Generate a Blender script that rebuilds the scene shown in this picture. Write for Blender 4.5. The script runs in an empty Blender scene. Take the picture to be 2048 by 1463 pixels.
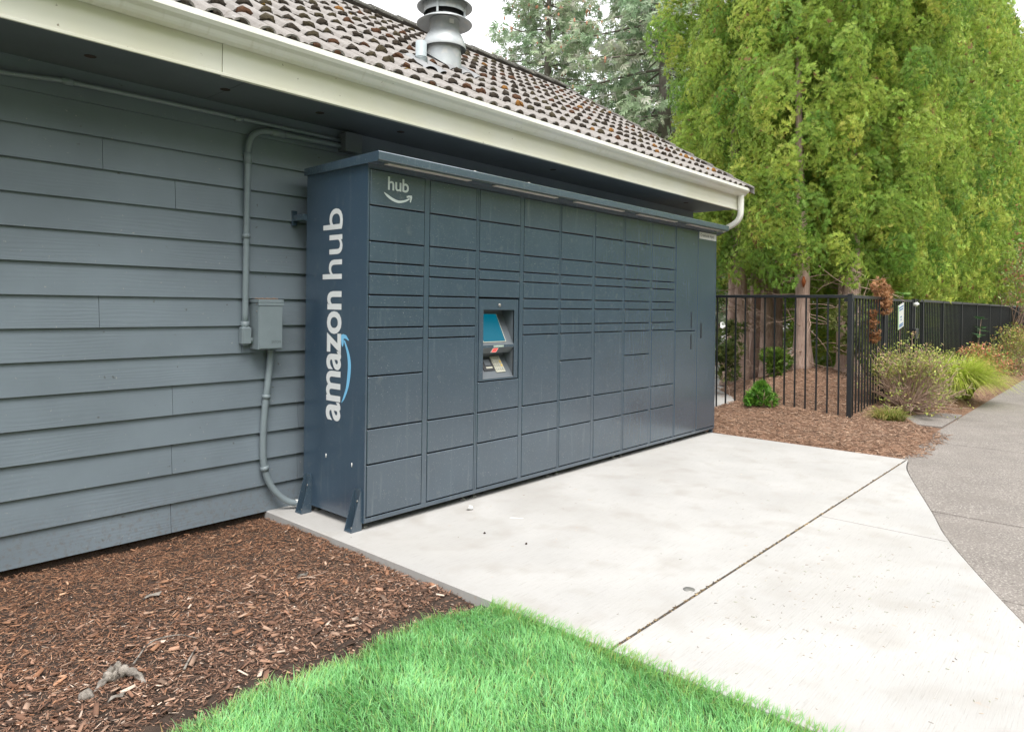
import bpy, math, random
import numpy as np
from mathutils import Vector, Matrix

random.seed(7)
RNG = np.random.default_rng(7)
sc = bpy.context.scene
COL = sc.collection
R = math.radians

# ------------------------------------------------------------------ camera
CAM = np.array([-2.5376, -3.4222, 1.3552])
YAW, ROLL = R(41.676), R(0.747)
FWD = np.array([math.cos(YAW), math.sin(YAW), 0.0])
RGT = np.array([math.sin(YAW), -math.cos(YAW), 0.0])
UPV = np.array([0, 0, 1.0])
CR = math.cos(ROLL) * RGT + math.sin(ROLL) * UPV
CU = -math.sin(ROLL) * RGT + math.cos(ROLL) * UPV
cd = bpy.data.cameras.new('camera')
cam = bpy.data.objects.new('camera', cd)
COL.objects.link(cam)
cam.matrix_world = Matrix(((CR[0], CU[0], -FWD[0], CAM[0]), (CR[1], CU[1], -FWD[1], CAM[1]),
                           (CR[2], CU[2], -FWD[2], CAM[2]), (0, 0, 0, 1)))
cd.sensor_width = 36.0
cd.sensor_fit = 'HORIZONTAL'
cd.lens = 36.0 * 1398.1 / 2048
cd.shift_y = -(731.5 - 611.2) / 2048
cd.clip_start = 0.05
cd.clip_end = 2000
sc.camera = cam

# ------------------------------------------------------------------ sky, sun, exposure
SUN_EL, SUN_AZ = R(62), R(235)     # direction the light comes from: azimuth counter-clockwise from +X
w = bpy.data.worlds.new('World')
sc.world = w
w.use_nodes = True
nt = w.node_tree
nt.nodes.clear()
sky = nt.nodes.new('ShaderNodeTexSky')
sky.sky_type = 'NISHITA'
sky.sun_disc = False
sky.sun_elevation = SUN_EL
sky.sun_rotation = R(90) - SUN_AZ
sky.dust_density = 4.0
sky.air_density = 1.0
sky.ozone_density = 1.0
hs = nt.nodes.new('ShaderNodeHueSaturation')      # thick even cloud: the sky's blue is greyed out
hs.inputs['Saturation'].default_value = 0.12
cl = nt.nodes.new('ShaderNodeMix')
cl.data_type = 'RGBA'
cl.inputs[0].default_value = 0.72
cl.inputs[7].default_value = (9.3, 9.45, 9.7, 1)
bg = nt.nodes.new('ShaderNodeBackground')
bg.inputs['Strength'].default_value = 0.09
wo = nt.nodes.new('ShaderNodeOutputWorld')
nt.links.new(sky.outputs[0], hs.inputs['Color'])
nt.links.new(hs.outputs[0], cl.inputs[6])
nt.links.new(cl.outputs[2], bg.inputs['Color'])
nt.links.new(bg.outputs[0], wo.inputs['Surface'])
sd = bpy.data.lights.new('sun', 'SUN')
sd.energy = 1.5
sd.angle = R(35)
sd.color = (1.0, 0.96, 0.9)
sun = bpy.data.objects.new('sun', sd)
COL.objects.link(sun)
sdir = Vector((math.cos(SUN_EL) * math.cos(SUN_AZ), math.cos(SUN_EL) * math.sin(SUN_AZ), math.sin(SUN_EL)))
sun.rotation_euler = sdir.to_track_quat('Z', 'Y').to_euler()
sun.location = (0, -6, 12)
sc.view_settings.view_transform = 'Standard'
sc.view_settings.look = 'None'
sc.view_settings.gamma = 1
sc.view_settings.use_curve_mapping = False
sc.view_settings.exposure = 1.4
sc.render.engine = 'CYCLES'
sc.cycles.max_bounces = 8
sc.cycles.transparent_max_bounces = 4
sc.cycles.use_denoising = True

# ------------------------------------------------------------------ helpers
def new_mesh(name, V, F, col=None, smooth=False):
    me = bpy.data.meshes.new(name)
    V = np.asarray(V, dtype=np.float32).reshape(-1, 3)
    if isinstance(F, np.ndarray):
        k = F.shape[1]
        me.vertices.add(len(V))
        me.vertices.foreach_set('co', V.ravel())
        me.loops.add(F.size)
        me.loops.foreach_set('vertex_index', F.astype(np.int32).ravel())
        me.polygons.add(len(F))
        me.polygons.foreach_set('loop_start', np.arange(0, F.size, k, dtype=np.int32))
        me.update(calc_edges=True)
    else:
        me.from_pydata([tuple(map(float, v)) for v in V], [], [tuple(map(int, f)) for f in F])
        me.update()
    if col is not None:
        a = me.color_attributes.new('col', 'FLOAT_COLOR', 'POINT')
        c = np.ones((len(V), 4), dtype=np.float32)
        c[:, :3] = col
        a.data.foreach_set('color', c.ravel())
    if smooth:
        me.polygons.foreach_set('use_smooth', np.ones(len(me.polygons), dtype=bool))
    return me

def link(name, data, mat=None, parent=None, loc=None, rot=None):
    o = bpy.data.objects.new(name, data)
    COL.objects.link(o)
    if parent is not None:
        o.parent = parent
    if loc is not None:
        o.location = loc
    if rot is not None:
        o.rotation_euler = rot
    if mat is not None and data is not None and len(data.materials) == 0:
        data.materials.append(mat)
    return o

BASE = {}
class Thing:
    """an Empty at the thing's base; parts are given in world coordinates"""
    def __init__(self, name, base, label=None, cat=None, group=None, kind=None):
        self.o = bpy.data.objects.new(name, None)
        self.o.empty_display_size = 0.1
        COL.objects.link(self.o)
        self.base = np.array(base, dtype=float)
        self.o.location = base
        tag(self.o, label, cat, group, kind)
    def part(self, name, mb, mat, parent=None, smooth=None, label=None, kind=None):
        V = np.asarray(mb.V, dtype=float).reshape(-1, 3)
        lo, hi = V.min(0), V.max(0)
        c = np.array([(lo[0] + hi[0]) / 2, (lo[1] + hi[1]) / 2, lo[2]])
        me = new_mesh(name, V - c, mb.F, mb.color(), mb.smooth if smooth is None else smooth)
        pb = BASE[parent.name] if parent is not None else self.base
        o = link(name, me, mat, parent or self.o, c - pb)
        BASE[o.name] = c
        if label: o['label'] = label
        if kind: o['kind'] = kind
        return o
    def inst(self, name, me, pos, mat=None, rot=None, parent=None):
        pb = BASE[parent.name] if parent is not None else self.base
        o = link(name, me, mat, parent or self.o, np.array(pos, dtype=float) - pb, rot)
        BASE[o.name] = np.array(pos, dtype=float)
        return o

def tag(o, label=None, cat=None, group=None, kind=None):
    if label: o['label'] = label
    if cat: o['category'] = cat
    if group: o['group'] = group
    if kind: o['kind'] = kind
    return o

def single(name, mb, mat, label=None, cat=None, group=None, kind=None, smooth=None):
    V = np.asarray(mb.V, dtype=float).reshape(-1, 3)
    lo, hi = V.min(0), V.max(0)
    c = np.array([(lo[0] + hi[0]) / 2, (lo[1] + hi[1]) / 2, lo[2]])
    me = new_mesh(name, V - c, mb.F, mb.color(), mb.smooth if smooth is None else smooth)
    o = link(name, me, mat, None, c)
    BASE[o.name] = c
    return tag(o, label, cat, group, kind)

class MB:
    def __init__(self, smooth=False):
        self.V, self.F, self.C, self.smooth = [], [], [], smooth
    def color(self):
        return np.array(self.C) if len(self.C) and len(self.C) == len(self.V) else None
    def add(self, V, F, c=None):
        n = len(self.V)
        self.V += [tuple(v) for v in V]
        self.F += [tuple(i + n for i in f) for f in F]
        if c is not None:
            self.C += [tuple(c)] * len(V)
        return self
    def box(self, x0, x1, y0, y1, z0, z1, ch=0.0, c=None):
        if ch <= 0:
            V = [(x0, y0, z0), (x1, y0, z0), (x1, y1, z0), (x0, y1, z0), (x0, y0, z1), (x1, y0, z1), (x1, y1, z1), (x0, y1, z1)]
            F = [(0, 3, 2, 1), (4, 5, 6, 7), (0, 1, 5, 4), (1, 2, 6, 5), (2, 3, 7, 6), (3, 0, 4, 7)]
            return self.add(V, F, c)
        V, idx = [], {}
        lo, hi = (x0, y0, z0), (x1, y1, z1)
        for sx in (0, 1):
            for sy in (0, 1):
                for sz in (0, 1):
                    s = (sx, sy, sz)
                    for ax in range(3):
                        p = []
                        for k in range(3):
                            e = (lo[k], hi[k])[s[k]]
                            if k != ax:
                                e += ch if s[k] == 0 else -ch
                            p.append(e)
                        idx[(s, ax)] = len(V)
                        V.append(tuple(p))
        F = []
        for ax in range(3):
            a, b = [(1, 2), (2, 0), (0, 1)][ax]
            for side in (0, 1):
                q = []
                for (i, j) in ((0, 0), (1, 0), (1, 1), (0, 1)):
                    s = [0, 0, 0]; s[ax] = side; s[a] = i; s[b] = j
                    q.append(idx[(tuple(s), ax)])
                F.append(tuple(q if side else q[::-1]))
        for ax in range(3):
            a, b = [(1, 2), (2, 0), (0, 1)][ax]
            for i in (0, 1):
                for j in (0, 1):
                    s0 = [0, 0, 0]; s1 = [0, 0, 0]
                    s0[a] = s1[a] = i; s0[b] = s1[b] = j; s0[ax] = 0; s1[ax] = 1
                    q = [idx[(tuple(s0), a)], idx[(tuple(s1), a)], idx[(tuple(s1), b)], idx[(tuple(s0), b)]]
                    F.append(tuple(q if (i == j) else q[::-1]))
        for sx in (0, 1):
            for sy in (0, 1):
                for sz in (0, 1):
                    t = [idx[((sx, sy, sz), k)] for k in range(3)]
                    F.append(tuple(t if (sx + sy + sz) % 2 else t[::-1]))
        return self.add(V, F, c)
    def prism(self, poly, axis, a0, a1, c=None):
        """poly in the two other axes (cyclic order), extruded along axis from a0 to a1"""
        n = len(poly)
        def P(p, a):
            if axis == 0: return (a, p[0], p[1])
            if axis == 1: return (p[0], a, p[1])
            return (p[0], p[1], a)
        V = [P(p, a0) for p in poly] + [P(p, a1) for p in poly]
        F = [tuple(range(n))[::-1], tuple(range(n, 2 * n))]
        F += [(i, (i + 1) % n, n + (i + 1) % n, n + i) for i in range(n)]
        return self.add(V, F, c)
    def tube(self, pts, r, n=10, caps=True, c=None):
        pts = np.array(pts, dtype=float)
        m = len(pts)
        rr = np.full(m, r) if np.isscalar(r) else np.array(r, dtype=float)
        T = np.gradient(pts, axis=0)
        T /= np.linalg.norm(T, axis=1)[:, None] + 1e-12
        ref = np.array([0, 0, 1.0]) if abs(T[0][2]) < 0.9 else np.array([1.0, 0, 0])
        u = np.cross(T[0], ref); u /= np.linalg.norm(u)
        V = []
        for i in range(m):
            u = u - T[i] * (u @ T[i]); u /= np.linalg.norm(u)
            v = np.cross(T[i], u)
            for k in range(n):
                a = 2 * math.pi * k / n
                V.append(pts[i] + rr[i] * (math.cos(a) * u + math.sin(a) * v))
        F = []
        for i in range(m - 1):
            for k in range(n):
                F.append((i * n + k, i * n + (k + 1) % n, (i + 1) * n + (k + 1) % n, (i + 1) * n + k))
        if caps:
            F.append(tuple(range(n))[::-1]); F.append(tuple((m - 1) * n + k for k in range(n)))
        return self.add(V, F, c)
    def lathe(self, prof, cx, cy, n=32, c=None):
        V, F = [], []
        for (r, z) in prof:
            for k in range(n):
                a = 2 * math.pi * k / n
                V.append((cx + r * math.cos(a), cy + r * math.sin(a), z))
        for i in range(len(prof) - 1):
            for k in range(n):
                F.append((i * n + k, i * n + (k + 1) % n, (i + 1) * n + (k + 1) % n, (i + 1) * n + k))
        return self.add(V, F, c)

class Raw:
    """big numpy meshes"""
    def __init__(self, V, F, C=None, smooth=False):
        self.V, self.F, self._c, self.smooth = V, F, C, smooth
    def color(self):
        return self._c

def smooth_path(pts, k=6):
    pts = np.array(pts, dtype=float)
    P = np.vstack([2 * pts[0] - pts[1], pts, 2 * pts[-1] - pts[-2]])
    out = []
    for i in range(1, len(P) - 2):
        for t in np.linspace(0, 1, k, endpoint=False):
            a, b, c, d = P[i - 1], P[i], P[i + 1], P[i + 2]
            out.append(0.5 * ((2 * b) + (-a + c) * t + (2 * a - 5 * b + 4 * c - d) * t * t + (-a + 3 * b - 3 * c + d) * t ** 3))
    out.append(pts[-1])
    return np.array(out)

def wob(x, y, s=1.0, ph=0.0):
    """cheap smooth 2-D noise in -1..1"""
    x = np.asarray(x) * s; y = np.asarray(y) * s
    return (np.sin(1.7 * x + 0.9 * y + ph) + np.sin(-1.1 * x + 2.3 * y + 1.3 + 2 * ph) + np.sin(3.1 * x - 1.9 * y + 4.1 - ph)
            + 0.6 * np.sin(5.3 * x + 4.7 * y + 0.7 + ph)) / 3.6

# ------------------------------------------------------------------ materials
def M(name, base=(0.5, 0.5, 0.5), rough=0.6, metal=0.0, spec=0.5, var=0.0, vscale=3.0, vcol=None, attr=False,
      bump=0.0, bscale=40.0, bstretch=None, specks=None, translucent=0.0, extra=None, emit=None):
    m = bpy.data.materials.new(name)
    m.use_nodes = True
    t = m.node_tree
    b = t.nodes['Principled BSDF']
    b.inputs['Roughness'].default_value = rough
    b.inputs['Metallic'].default_value = metal
    b.inputs['Specular IOR Level'].default_value = spec
    b.inputs['Base Color'].default_value = (*base, 1)
    geo = t.nodes.new('ShaderNodeNewGeometry')
    cur = None
    def mix(fac, a, bcol, mode='MIX'):
        x = t.nodes.new('ShaderNodeMix'); x.data_type = 'RGBA'; x.blend_type = mode
        for sock, val in ((x.inputs[0], fac), (x.inputs[6], a), (x.inputs[7], bcol)):
            if hasattr(val, 'is_linked') or hasattr(val, 'links'):
                t.links.new(val, sock)
            elif isinstance(val, (tuple, list)):
                sock.default_value = (*val[:3], 1)
            else:
                sock.default_value = val
        return x.outputs[2]
    def noise(scale, detail=4, rough_=0.55, stretch=None):
        n = t.nodes.new('ShaderNodeTexNoise')
        n.inputs['Scale'].default_value = scale
        n.inputs['Detail'].default_value = detail
        n.inputs['Roughness'].default_value = rough_
        if stretch:
            mp = t.nodes.new('ShaderNodeMapping'); mp.inputs['Scale'].default_value = stretch
            t.links.new(geo.outputs['Position'], mp.inputs['Vector']); t.links.new(mp.outputs[0], n.inputs['Vector'])
        else:
            t.links.new(geo.outputs['Position'], n.inputs['Vector'])
        return n.outputs['Fac']
    def ramp(fac, p0, p1, c0=(0, 0, 0), c1=(1, 1, 1)):
        r = t.nodes.new('ShaderNodeValToRGB')
        r.color_ramp.elements[0].position = p0; r.color_ramp.elements[1].position = p1
        r.color_ramp.elements[0].color = (*c0, 1); r.color_ramp.elements[1].color = (*c1, 1)
        t.links.new(fac, r.inputs[0])
        return r.outputs[0]
    cur = tuple(base)
    if attr:
        a = t.nodes.new('ShaderNodeAttribute'); a.attribute_name = 'col'
        cur = a.outputs['Color']
    if var > 0:
        f = ramp(noise(vscale, 6), 0.32, 0.68)
        dark = vcol if vcol else tuple(c * (1 - var) for c in base)
        if attr:
            cur = mix(f, mix(1.0, cur, (1 - var,) * 3, 'MULTIPLY'), cur)
        else:
            cur = mix(f, dark, cur)
    for s in (specks or []):
        f = ramp(noise(s['scale'], s.get('detail', 2), 0.5, s.get('stretch')), s['lo'], s['hi'])
        if 'amt' in s:
            mm = t.nodes.new('ShaderNodeMath'); mm.operation = 'MULTIPLY'
            t.links.new(f, mm.inputs[0]); mm.inputs[1].default_value = s['amt']; f = mm.outputs[0]
        cur = mix(f, cur, s['col'])
    if not isinstance(cur, tuple):
        t.links.new(cur, b.inputs['Base Color'])
    if bump > 0:
        bp = t.nodes.new('ShaderNodeBump')
        bp.inputs['Strength'].default_value = bump
        bp.inputs['Distance'].default_value = 0.01
        t.links.new(noise(bscale, 6, 0.6, bstretch), bp.inputs['Height'])
        t.links.new(bp.outputs[0], b.inputs['Normal'])
    if emit:
        b.inputs['Emission Color'].default_value = (*emit[:3], 1)
        b.inputs['Emission Strength'].default_value = emit[3]
    if translucent > 0:
        tr = t.nodes.new('ShaderNodeBsdfTranslucent')
        if isinstance(cur, tuple): tr.inputs[0].default_value = (*cur, 1)
        else: t.links.new(cur, tr.inputs[0])
        mx = t.nodes.new('ShaderNodeMixShader'); mx.inputs[0].default_value = translucent
        out = t.nodes['Material Output']
        t.links.new(b.outputs[0], mx.inputs[1]); t.links.new(tr.outputs[0], mx.inputs[2])
        t.links.new(mx.outputs[0], out.inputs['Surface'])
    if extra:
        extra(t, b, geo, mix, noise, ramp)
    return m

def siding_extra(t, b, geo, mix, noise, ramp):
    # embossed cedar grain, shifted on every board
    oi = t.nodes.new('ShaderNodeObjectInfo')
    mul = t.nodes.new('ShaderNodeMath'); mul.operation = 'MULTIPLY'; mul.inputs[1].default_value = 37.0
    t.links.new(oi.outputs['Random'], mul.inputs[0])
    cb = t.nodes.new('ShaderNodeCombineXYZ'); t.links.new(mul.outputs[0], cb.inputs[0]); t.links.new(mul.outputs[0], cb.inputs[2])
    ad = t.nodes.new('ShaderNodeVectorMath'); ad.operation = 'ADD'
    t.links.new(geo.outputs['Position'], ad.inputs[0]); t.links.new(cb.outputs[0], ad.inputs[1])
    mp = t.nodes.new('ShaderNodeMapping'); mp.inputs['Scale'].default_value = (1.1, 1, 9.0)
    t.links.new(ad.outputs[0], mp.inputs['Vector'])
    wv = t.nodes.new('ShaderNodeTexWave'); wv.wave_type = 'BANDS'; wv.bands_direction = 'Z'
    wv.inputs['Scale'].default_value = 1.7; wv.inputs['Distortion'].default_value = 11.0
    wv.inputs['Detail'].default_value = 3.0; wv.inputs['Detail Scale'].default_value = 0.8
    t.links.new(mp.outputs[0], wv.inputs['Vector'])
    bp = t.nodes.new('ShaderNodeBump'); bp.inputs['Strength'].default_value = 0.12; bp.inputs['Distance'].default_value = 0.004
    gm = t.nodes.new('ShaderNodeMath'); gm.operation = 'MULTIPLY'
    t.links.new(wv.outputs['Fac'], gm.inputs[0]); t.links.new(ramp(noise(1.0, 3, .5, (2.0, 1, 7.0)), .38, .68), gm.inputs[1])
    t.links.new(gm.outputs[0], bp.inputs['Height'])
    sep = t.nodes.new('ShaderNodeSeparateXYZ'); t.links.new(geo.outputs['Position'], sep.inputs[0])
    mr = t.nodes.new('ShaderNodeMapRange'); mr.inputs['From Min'].default_value = 0.30; mr.inputs['From Max'].default_value = 0.0
    t.links.new(sep.outputs['Z'], mr.inputs['Value'])
    sm = t.nodes.new('ShaderNodeMath'); sm.operation = 'MULTIPLY'
    t.links.new(mr.outputs[0], sm.inputs[0]); t.links.new(ramp(noise(38, 5, .7), .50, .70), sm.inputs[1])
    s2 = t.nodes.new('ShaderNodeMath'); s2.operation = 'MULTIPLY'; s2.inputs[1].default_value = 0.6
    t.links.new(sm.outputs[0], s2.inputs[0])
    t.links.new(mix(s2.outputs[0], b.inputs['Base Color'].links[0].from_socket, (0.13, 0.10, 0.075)), b.inputs['Base Color'])
    t.links.new(bp.outputs[0], b.inputs['Normal'])

MAT = {}
MAT['siding'] = M('siding_paint', (0.180, 0.220, 0.258), 0.5, var=0.18, vscale=2.2, extra=siding_extra,
                  specks=[dict(scale=55, lo=0.73, hi=0.76, col=(0.33, 0.33, 0.31), amt=0.7), dict(scale=23, lo=0.74, hi=0.78, col=(0.06, 0.055, 0.045), amt=0.6)])
MAT['trim_grey'] = M('grey_trim_paint', (0.125, 0.148, 0.160), 0.55, var=0.15, vscale=3, bump=0.05, bscale=120)
MAT['conduit'] = M('conduit_paint', (0.21, 0.255, 0.28), 0.42, var=0.12, vscale=8, specks=[dict(scale=70, lo=0.72, hi=0.76, col=(0.4, 0.42, 0.42), amt=0.6)])
MAT['fascia'] = M('cream_fascia_paint', (0.80, 0.79, 0.70), 0.5, var=0.10, vscale=1.6, vcol=(0.75, 0.73, 0.58),
                  specks=[dict(scale=34, lo=0.72, hi=0.77, col=(0.2, 0.15, 0.08), amt=0.75)])
MAT['gutter'] = M('white_gutter_enamel', (0.83, 0.83, 0.79), 0.35, var=0.10, vscale=2.5, vcol=(0.77, 0.76, 0.66),
                  specks=[dict(scale=26, lo=0.73, hi=0.78, col=(0.25, 0.2, 0.12), amt=0.6), dict(scale=9, lo=0.6, hi=0.75, col=(0.66, 0.64, 0.54), amt=0.5, stretch=(3, 1, 0.4))])
MAT['tile'] = M('concrete_roof_tile', (0.27, 0.25, 0.235), 0.85, var=0.18, vscale=6, bump=0.4, bscale=160,
                specks=[dict(scale=45, lo=0.64, hi=0.68, col=(0.40, 0.395, 0.38), amt=0.55), dict(scale=19, lo=0.62, hi=0.7, col=(0.13, 0.11, 0.09), amt=0.5)])
MAT['ridge'] = M('ridge_tile', (0.13, 0.125, 0.11), 0.9, var=0.5, vscale=9, bump=0.5, bscale=120,
                 specks=[dict(scale=30, lo=0.6, hi=0.66, col=(0.3, 0.3, 0.26), amt=0.7)])
MAT['moss'] = M('dry_moss', attr=True, rough=1.0, var=0.5, vscale=120, bump=1.0, bscale=420)
MAT['galv'] = M('galvanised_steel', (0.50, 0.53, 0.54), 0.5, metal=0.35, var=0.18, vscale=7, specks=[dict(scale=11, lo=0.55, hi=0.7, col=(0.60, 0.58, 0.54), amt=0.6)])
MAT['flash'] = M('lead_flashing', (0.27, 0.275, 0.28), 0.5, metal=0.2, var=0.2, vscale=9)
MAT['pipe'] = M('pipe_boot', (0.36, 0.41, 0.43), 0.5, var=0.15, vscale=12)
MAT['dark'] = M('dark_gap', (0.01, 0.01, 0.011), 0.8)
SP = [dict(scale=150, lo=0.70, hi=0.73, col=(0.36, 0.38, 0.38), amt=0.55), dict(scale=14, lo=0.62, hi=0.85, col=(0.12, 0.14, 0.15), amt=0.5), dict(scale=1, lo=0.60, hi=0.82, col=(0.13, 0.16, 0.18), amt=0.45, stretch=(26, 26, 2.2), detail=4), dict(scale=240, lo=0.68, hi=0.72, col=(0.16, 0.17, 0.17), amt=0.5)]
def coat_extra(t, b, geo, mix, noise, ramp):
    b.inputs['Coat Weight'].default_value = 0.7
    b.inputs['Coat Roughness'].default_value = 0.17
MAT['navy'] = M('navy_powder_coat', (0.046, 0.076, 0.108), 0.27, spec=1.0, var=0.14, vscale=2.5, bump=0.06, bscale=520, specks=SP, extra=coat_extra)
MAT['navy_side'] = M('navy_side_coat', (0.036, 0.068, 0.108), 0.28, spec=0.9, var=0.14, vscale=2.0, bump=0.09, bscale=520, specks=SP, extra=coat_extra)
MAT['white'] = M('white_vinyl', (0.72, 0.74, 0.75), 0.45, var=0.05, vscale=20)
MAT['palehub'] = M('pale_vinyl', (0.50, 0.56, 0.55), 0.5, var=0.06, vscale=20)
MAT['skyblue'] = M('light_blue_vinyl', (0.20, 0.52, 0.80), 0.45)
MAT['strip'] = M('light_diffuser', (0.50, 0.46, 0.43), 0.5, var=0.08, vscale=12)
MAT['steel'] = M('zinc_steel', (0.35, 0.34, 0.32), 0.45, metal=0.7, var=0.3, vscale=30)
MAT['screen'] = M('screen', (0.004, 0.03, 0.045), 0.5, spec=0.15, emit=(0.0, 0.13, 0.20, 0.36))
MAT['bezel'] = M('screen_bezel', (0.10, 0.115, 0.13), 0.45)
MAT['black'] = M('black_plastic_slot_shade', (0.015, 0.016, 0.018), 0.4)
MAT['keypad'] = M('keypad_metal', (0.46, 0.45, 0.37), 0.5, metal=0.2)
MAT['key'] = M('key_cap', (0.33, 0.33, 0.28), 0.45)
MAT['yellow'] = M('yellow_key', (0.6, 0.42, 0.12), 0.5)
MAT['scanner'] = M('scanner_window', (0.5, 0.02, 0.02), 0.3, emit=(1.0, 0.06, 0.05, 0.7))
MAT['sticker'] = M('sticker_print', (0.45, 0.55, 0.48), 0.5, var=0.4, vscale=90)
MAT['plaque'] = M('white_plaque', (0.70, 0.71, 0.69), 0.45)
MAT['ink'] = M('black_ink', (0.02, 0.02, 0.022), 0.6)
def broom_extra(t, b, geo, mix, noise, ramp):
    bp = t.nodes.new('ShaderNodeBump'); bp.inputs['Strength'].default_value = 0.5; bp.inputs['Distance'].default_value = 0.005
    t.links.new(noise(1.0, 3, 0.6, (5, 130, 5)), bp.inputs['Height']); t.links.new(bp.outputs[0], b.inputs['Normal'])
MAT['concrete'] = M('broomed_concrete', (0.415, 0.405, 0.393), 0.85, var=0.14, vscale=1.7, extra=broom_extra,
                    specks=[dict(scale=4, lo=0.52, hi=0.74, col=(0.31, 0.29, 0.265), amt=0.6), dict(scale=1.1, lo=0.5, hi=0.75, col=(0.335, 0.32, 0.30), amt=0.6, detail=6), dict(scale=1, lo=0.58, hi=0.72, col=(0.30, 0.29, 0.27), amt=0.8, stretch=(9, 160, 1), detail=4),
                            dict(scale=13, lo=0.70, hi=0.76, col=(0.40, 0.30, 0.22), amt=0.4), dict(scale=60, lo=0.72, hi=0.76, col=(0.3, 0.27, 0.22), amt=0.6)])
MAT['walk'] = M('aged_sidewalk', (0.222, 0.198, 0.180), 0.9, var=0.22, vscale=2.2, bump=0.35, bscale=190,
                specks=[dict(scale=85, lo=0.55, hi=0.64, col=(0.38, 0.35, 0.32), amt=0.8), dict(scale=70, lo=0.56, hi=0.66, col=(0.12, 0.105, 0.095), amt=0.8), dict(scale=2.5, lo=0.5, hi=0.7, col=(0.17, 0.15, 0.135), amt=0.5)])
MAT['joint'] = M('joint_debris', (0.07, 0.058, 0.045), 0.95, var=0.5, vscale=40, bump=0.5, bscale=200)
MAT['soil'] = M('dark_soil', (0.055, 0.036, 0.026), 1.0, var=0.5, vscale=14, bump=0.9, bscale=90)
MAT['litter'] = M('brown_litter', (0.20, 0.11, 0.068), 1.0, var=0.45, vscale=10, bump=1.0, bscale=110,
                  specks=[dict(scale=60, lo=0.55, hi=0.65, col=(0.38, 0.24, 0.16), amt=0.8)])
MAT['chip'] = M('bark_chip', attr=True, rough=0.9)
MAT['turf'] = M('turf_soil', (0.05, 0.10, 0.03), 1.0, var=0.5, vscale=20)
MAT['blade'] = M('grass_blade', attr=True, rough=0.5, spec=0.3, translucent=0.5)
MAT['leaf'] = M('leaf', attr=True, rough=0.55, spec=0.3, translucent=0.32)
MAT['fir'] = M('fir_needles', attr=True, rough=0.7, spec=0.2, translucent=0.4)
def bark_extra(t, b, geo, mix, noise, ramp):
    bp = t.nodes.new('ShaderNodeBump'); bp.inputs['Strength'].default_value = 0.9; bp.inputs['Distance'].default_value = 0.02
    t.links.new(noise(1.0, 5, 0.65, (60, 60, 5)), bp.inputs['Height']); t.links.new(bp.outputs[0], b.inputs['Normal'])
MAT['bark'] = M('cedar_bark', (0.56, 0.40, 0.33), 0.95, var=0.3, vscale=4, extra=bark_extra,
                specks=[dict(scale=1, lo=0.5, hi=0.68, col=(0.30, 0.19, 0.145), amt=0.8, stretch=(70, 70, 6), detail=4)])
MAT['firbark'] = M('fir_bark', (0.24, 0.21, 0.18), 0.95, var=0.4, vscale=6)
MAT['twig'] = M('dead_twig', (0.47, 0.33, 0.25), 0.9, var=0.35, vscale=20)
MAT['cut'] = M('pruning_cut', (0.42, 0.12, 0.04), 0.9, var=0.3, vscale=30)
MAT['fence'] = M('black_fence_paint', (0.018, 0.021, 0.024), 0.38, spec=0.5, var=0.2, vscale=9, specks=[dict(scale=80, lo=0.72, hi=0.76, col=(0.2, 0.2, 0.19), amt=0.6)])
MAT['gravel'] = M('pale_pavement', (0.40, 0.39, 0.375), 0.9, var=0.15, vscale=2, bump=0.3, bscale=150)
MAT['earth'] = M('earth', (0.10, 0.085, 0.06), 1.0, var=0.4, vscale=0.6, bump=0.5, bscale=20)
MAT['stump'] = M('weathered_wood', (0.36, 0.32, 0.28), 0.9, var=0.6, vscale=22, bump=0.9, bscale=80, specks=[dict(scale=30, lo=0.55, hi=0.65, col=(0.05, 0.042, 0.034), amt=0.95)])
MAT['paper'] = M('white_paper', (0.72, 0.71, 0.70), 0.8, var=0.1, vscale=60)
MAT['sheath'] = M('wall_core', (0.08, 0.085, 0.09), 0.9)
MAT['plaster'] = M('pale_siding', (0.62, 0.62, 0.60), 0.7, var=0.1, vscale=2)
MAT['bluesign'] = M('sign_blue', (0.05, 0.16, 0.35), 0.5)
MAT['greensign'] = M('sign_green', (0.3, 0.55, 0.2), 0.5)

# ------------------------------------------------------------------ text
def text_mesh(body, width, height, thick=0.0006, offset=0.0, spacing=1.0):
    cu = bpy.data.curves.new('lettering', 'FONT')
    cu.body = body
    cu.size = 1.0
    cu.offset = offset
    cu.space_character = spacing
    cu.resolution_u = 4
    o = bpy.data.objects.new('lettering_tmp', cu)
    COL.objects.link(o)
    dg = bpy.context.evaluated_depsgraph_get()
    me = o.evaluated_get(dg).to_mesh()
    V = np.array([v.co[:] for v in me.vertices]); F = [tuple(p.vertices) for p in me.polygons]
    o.evaluated_get(dg).to_mesh_clear()
    bpy.data.objects.remove(o); bpy.data.curves.remove(cu)
    lo, hi = V.min(0), V.max(0)
    V = (V - lo) / np.where(hi - lo > 1e-9, hi - lo, 1)
    return V[:, 0] * width, V[:, 1] * height, F

# ================================================================== THE SETTING
gz = MB(); gz.box(-120, 260, -160, 220, -0.6, -0.16)
single('ground', gz, MAT['earth'], kind='structure')

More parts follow.
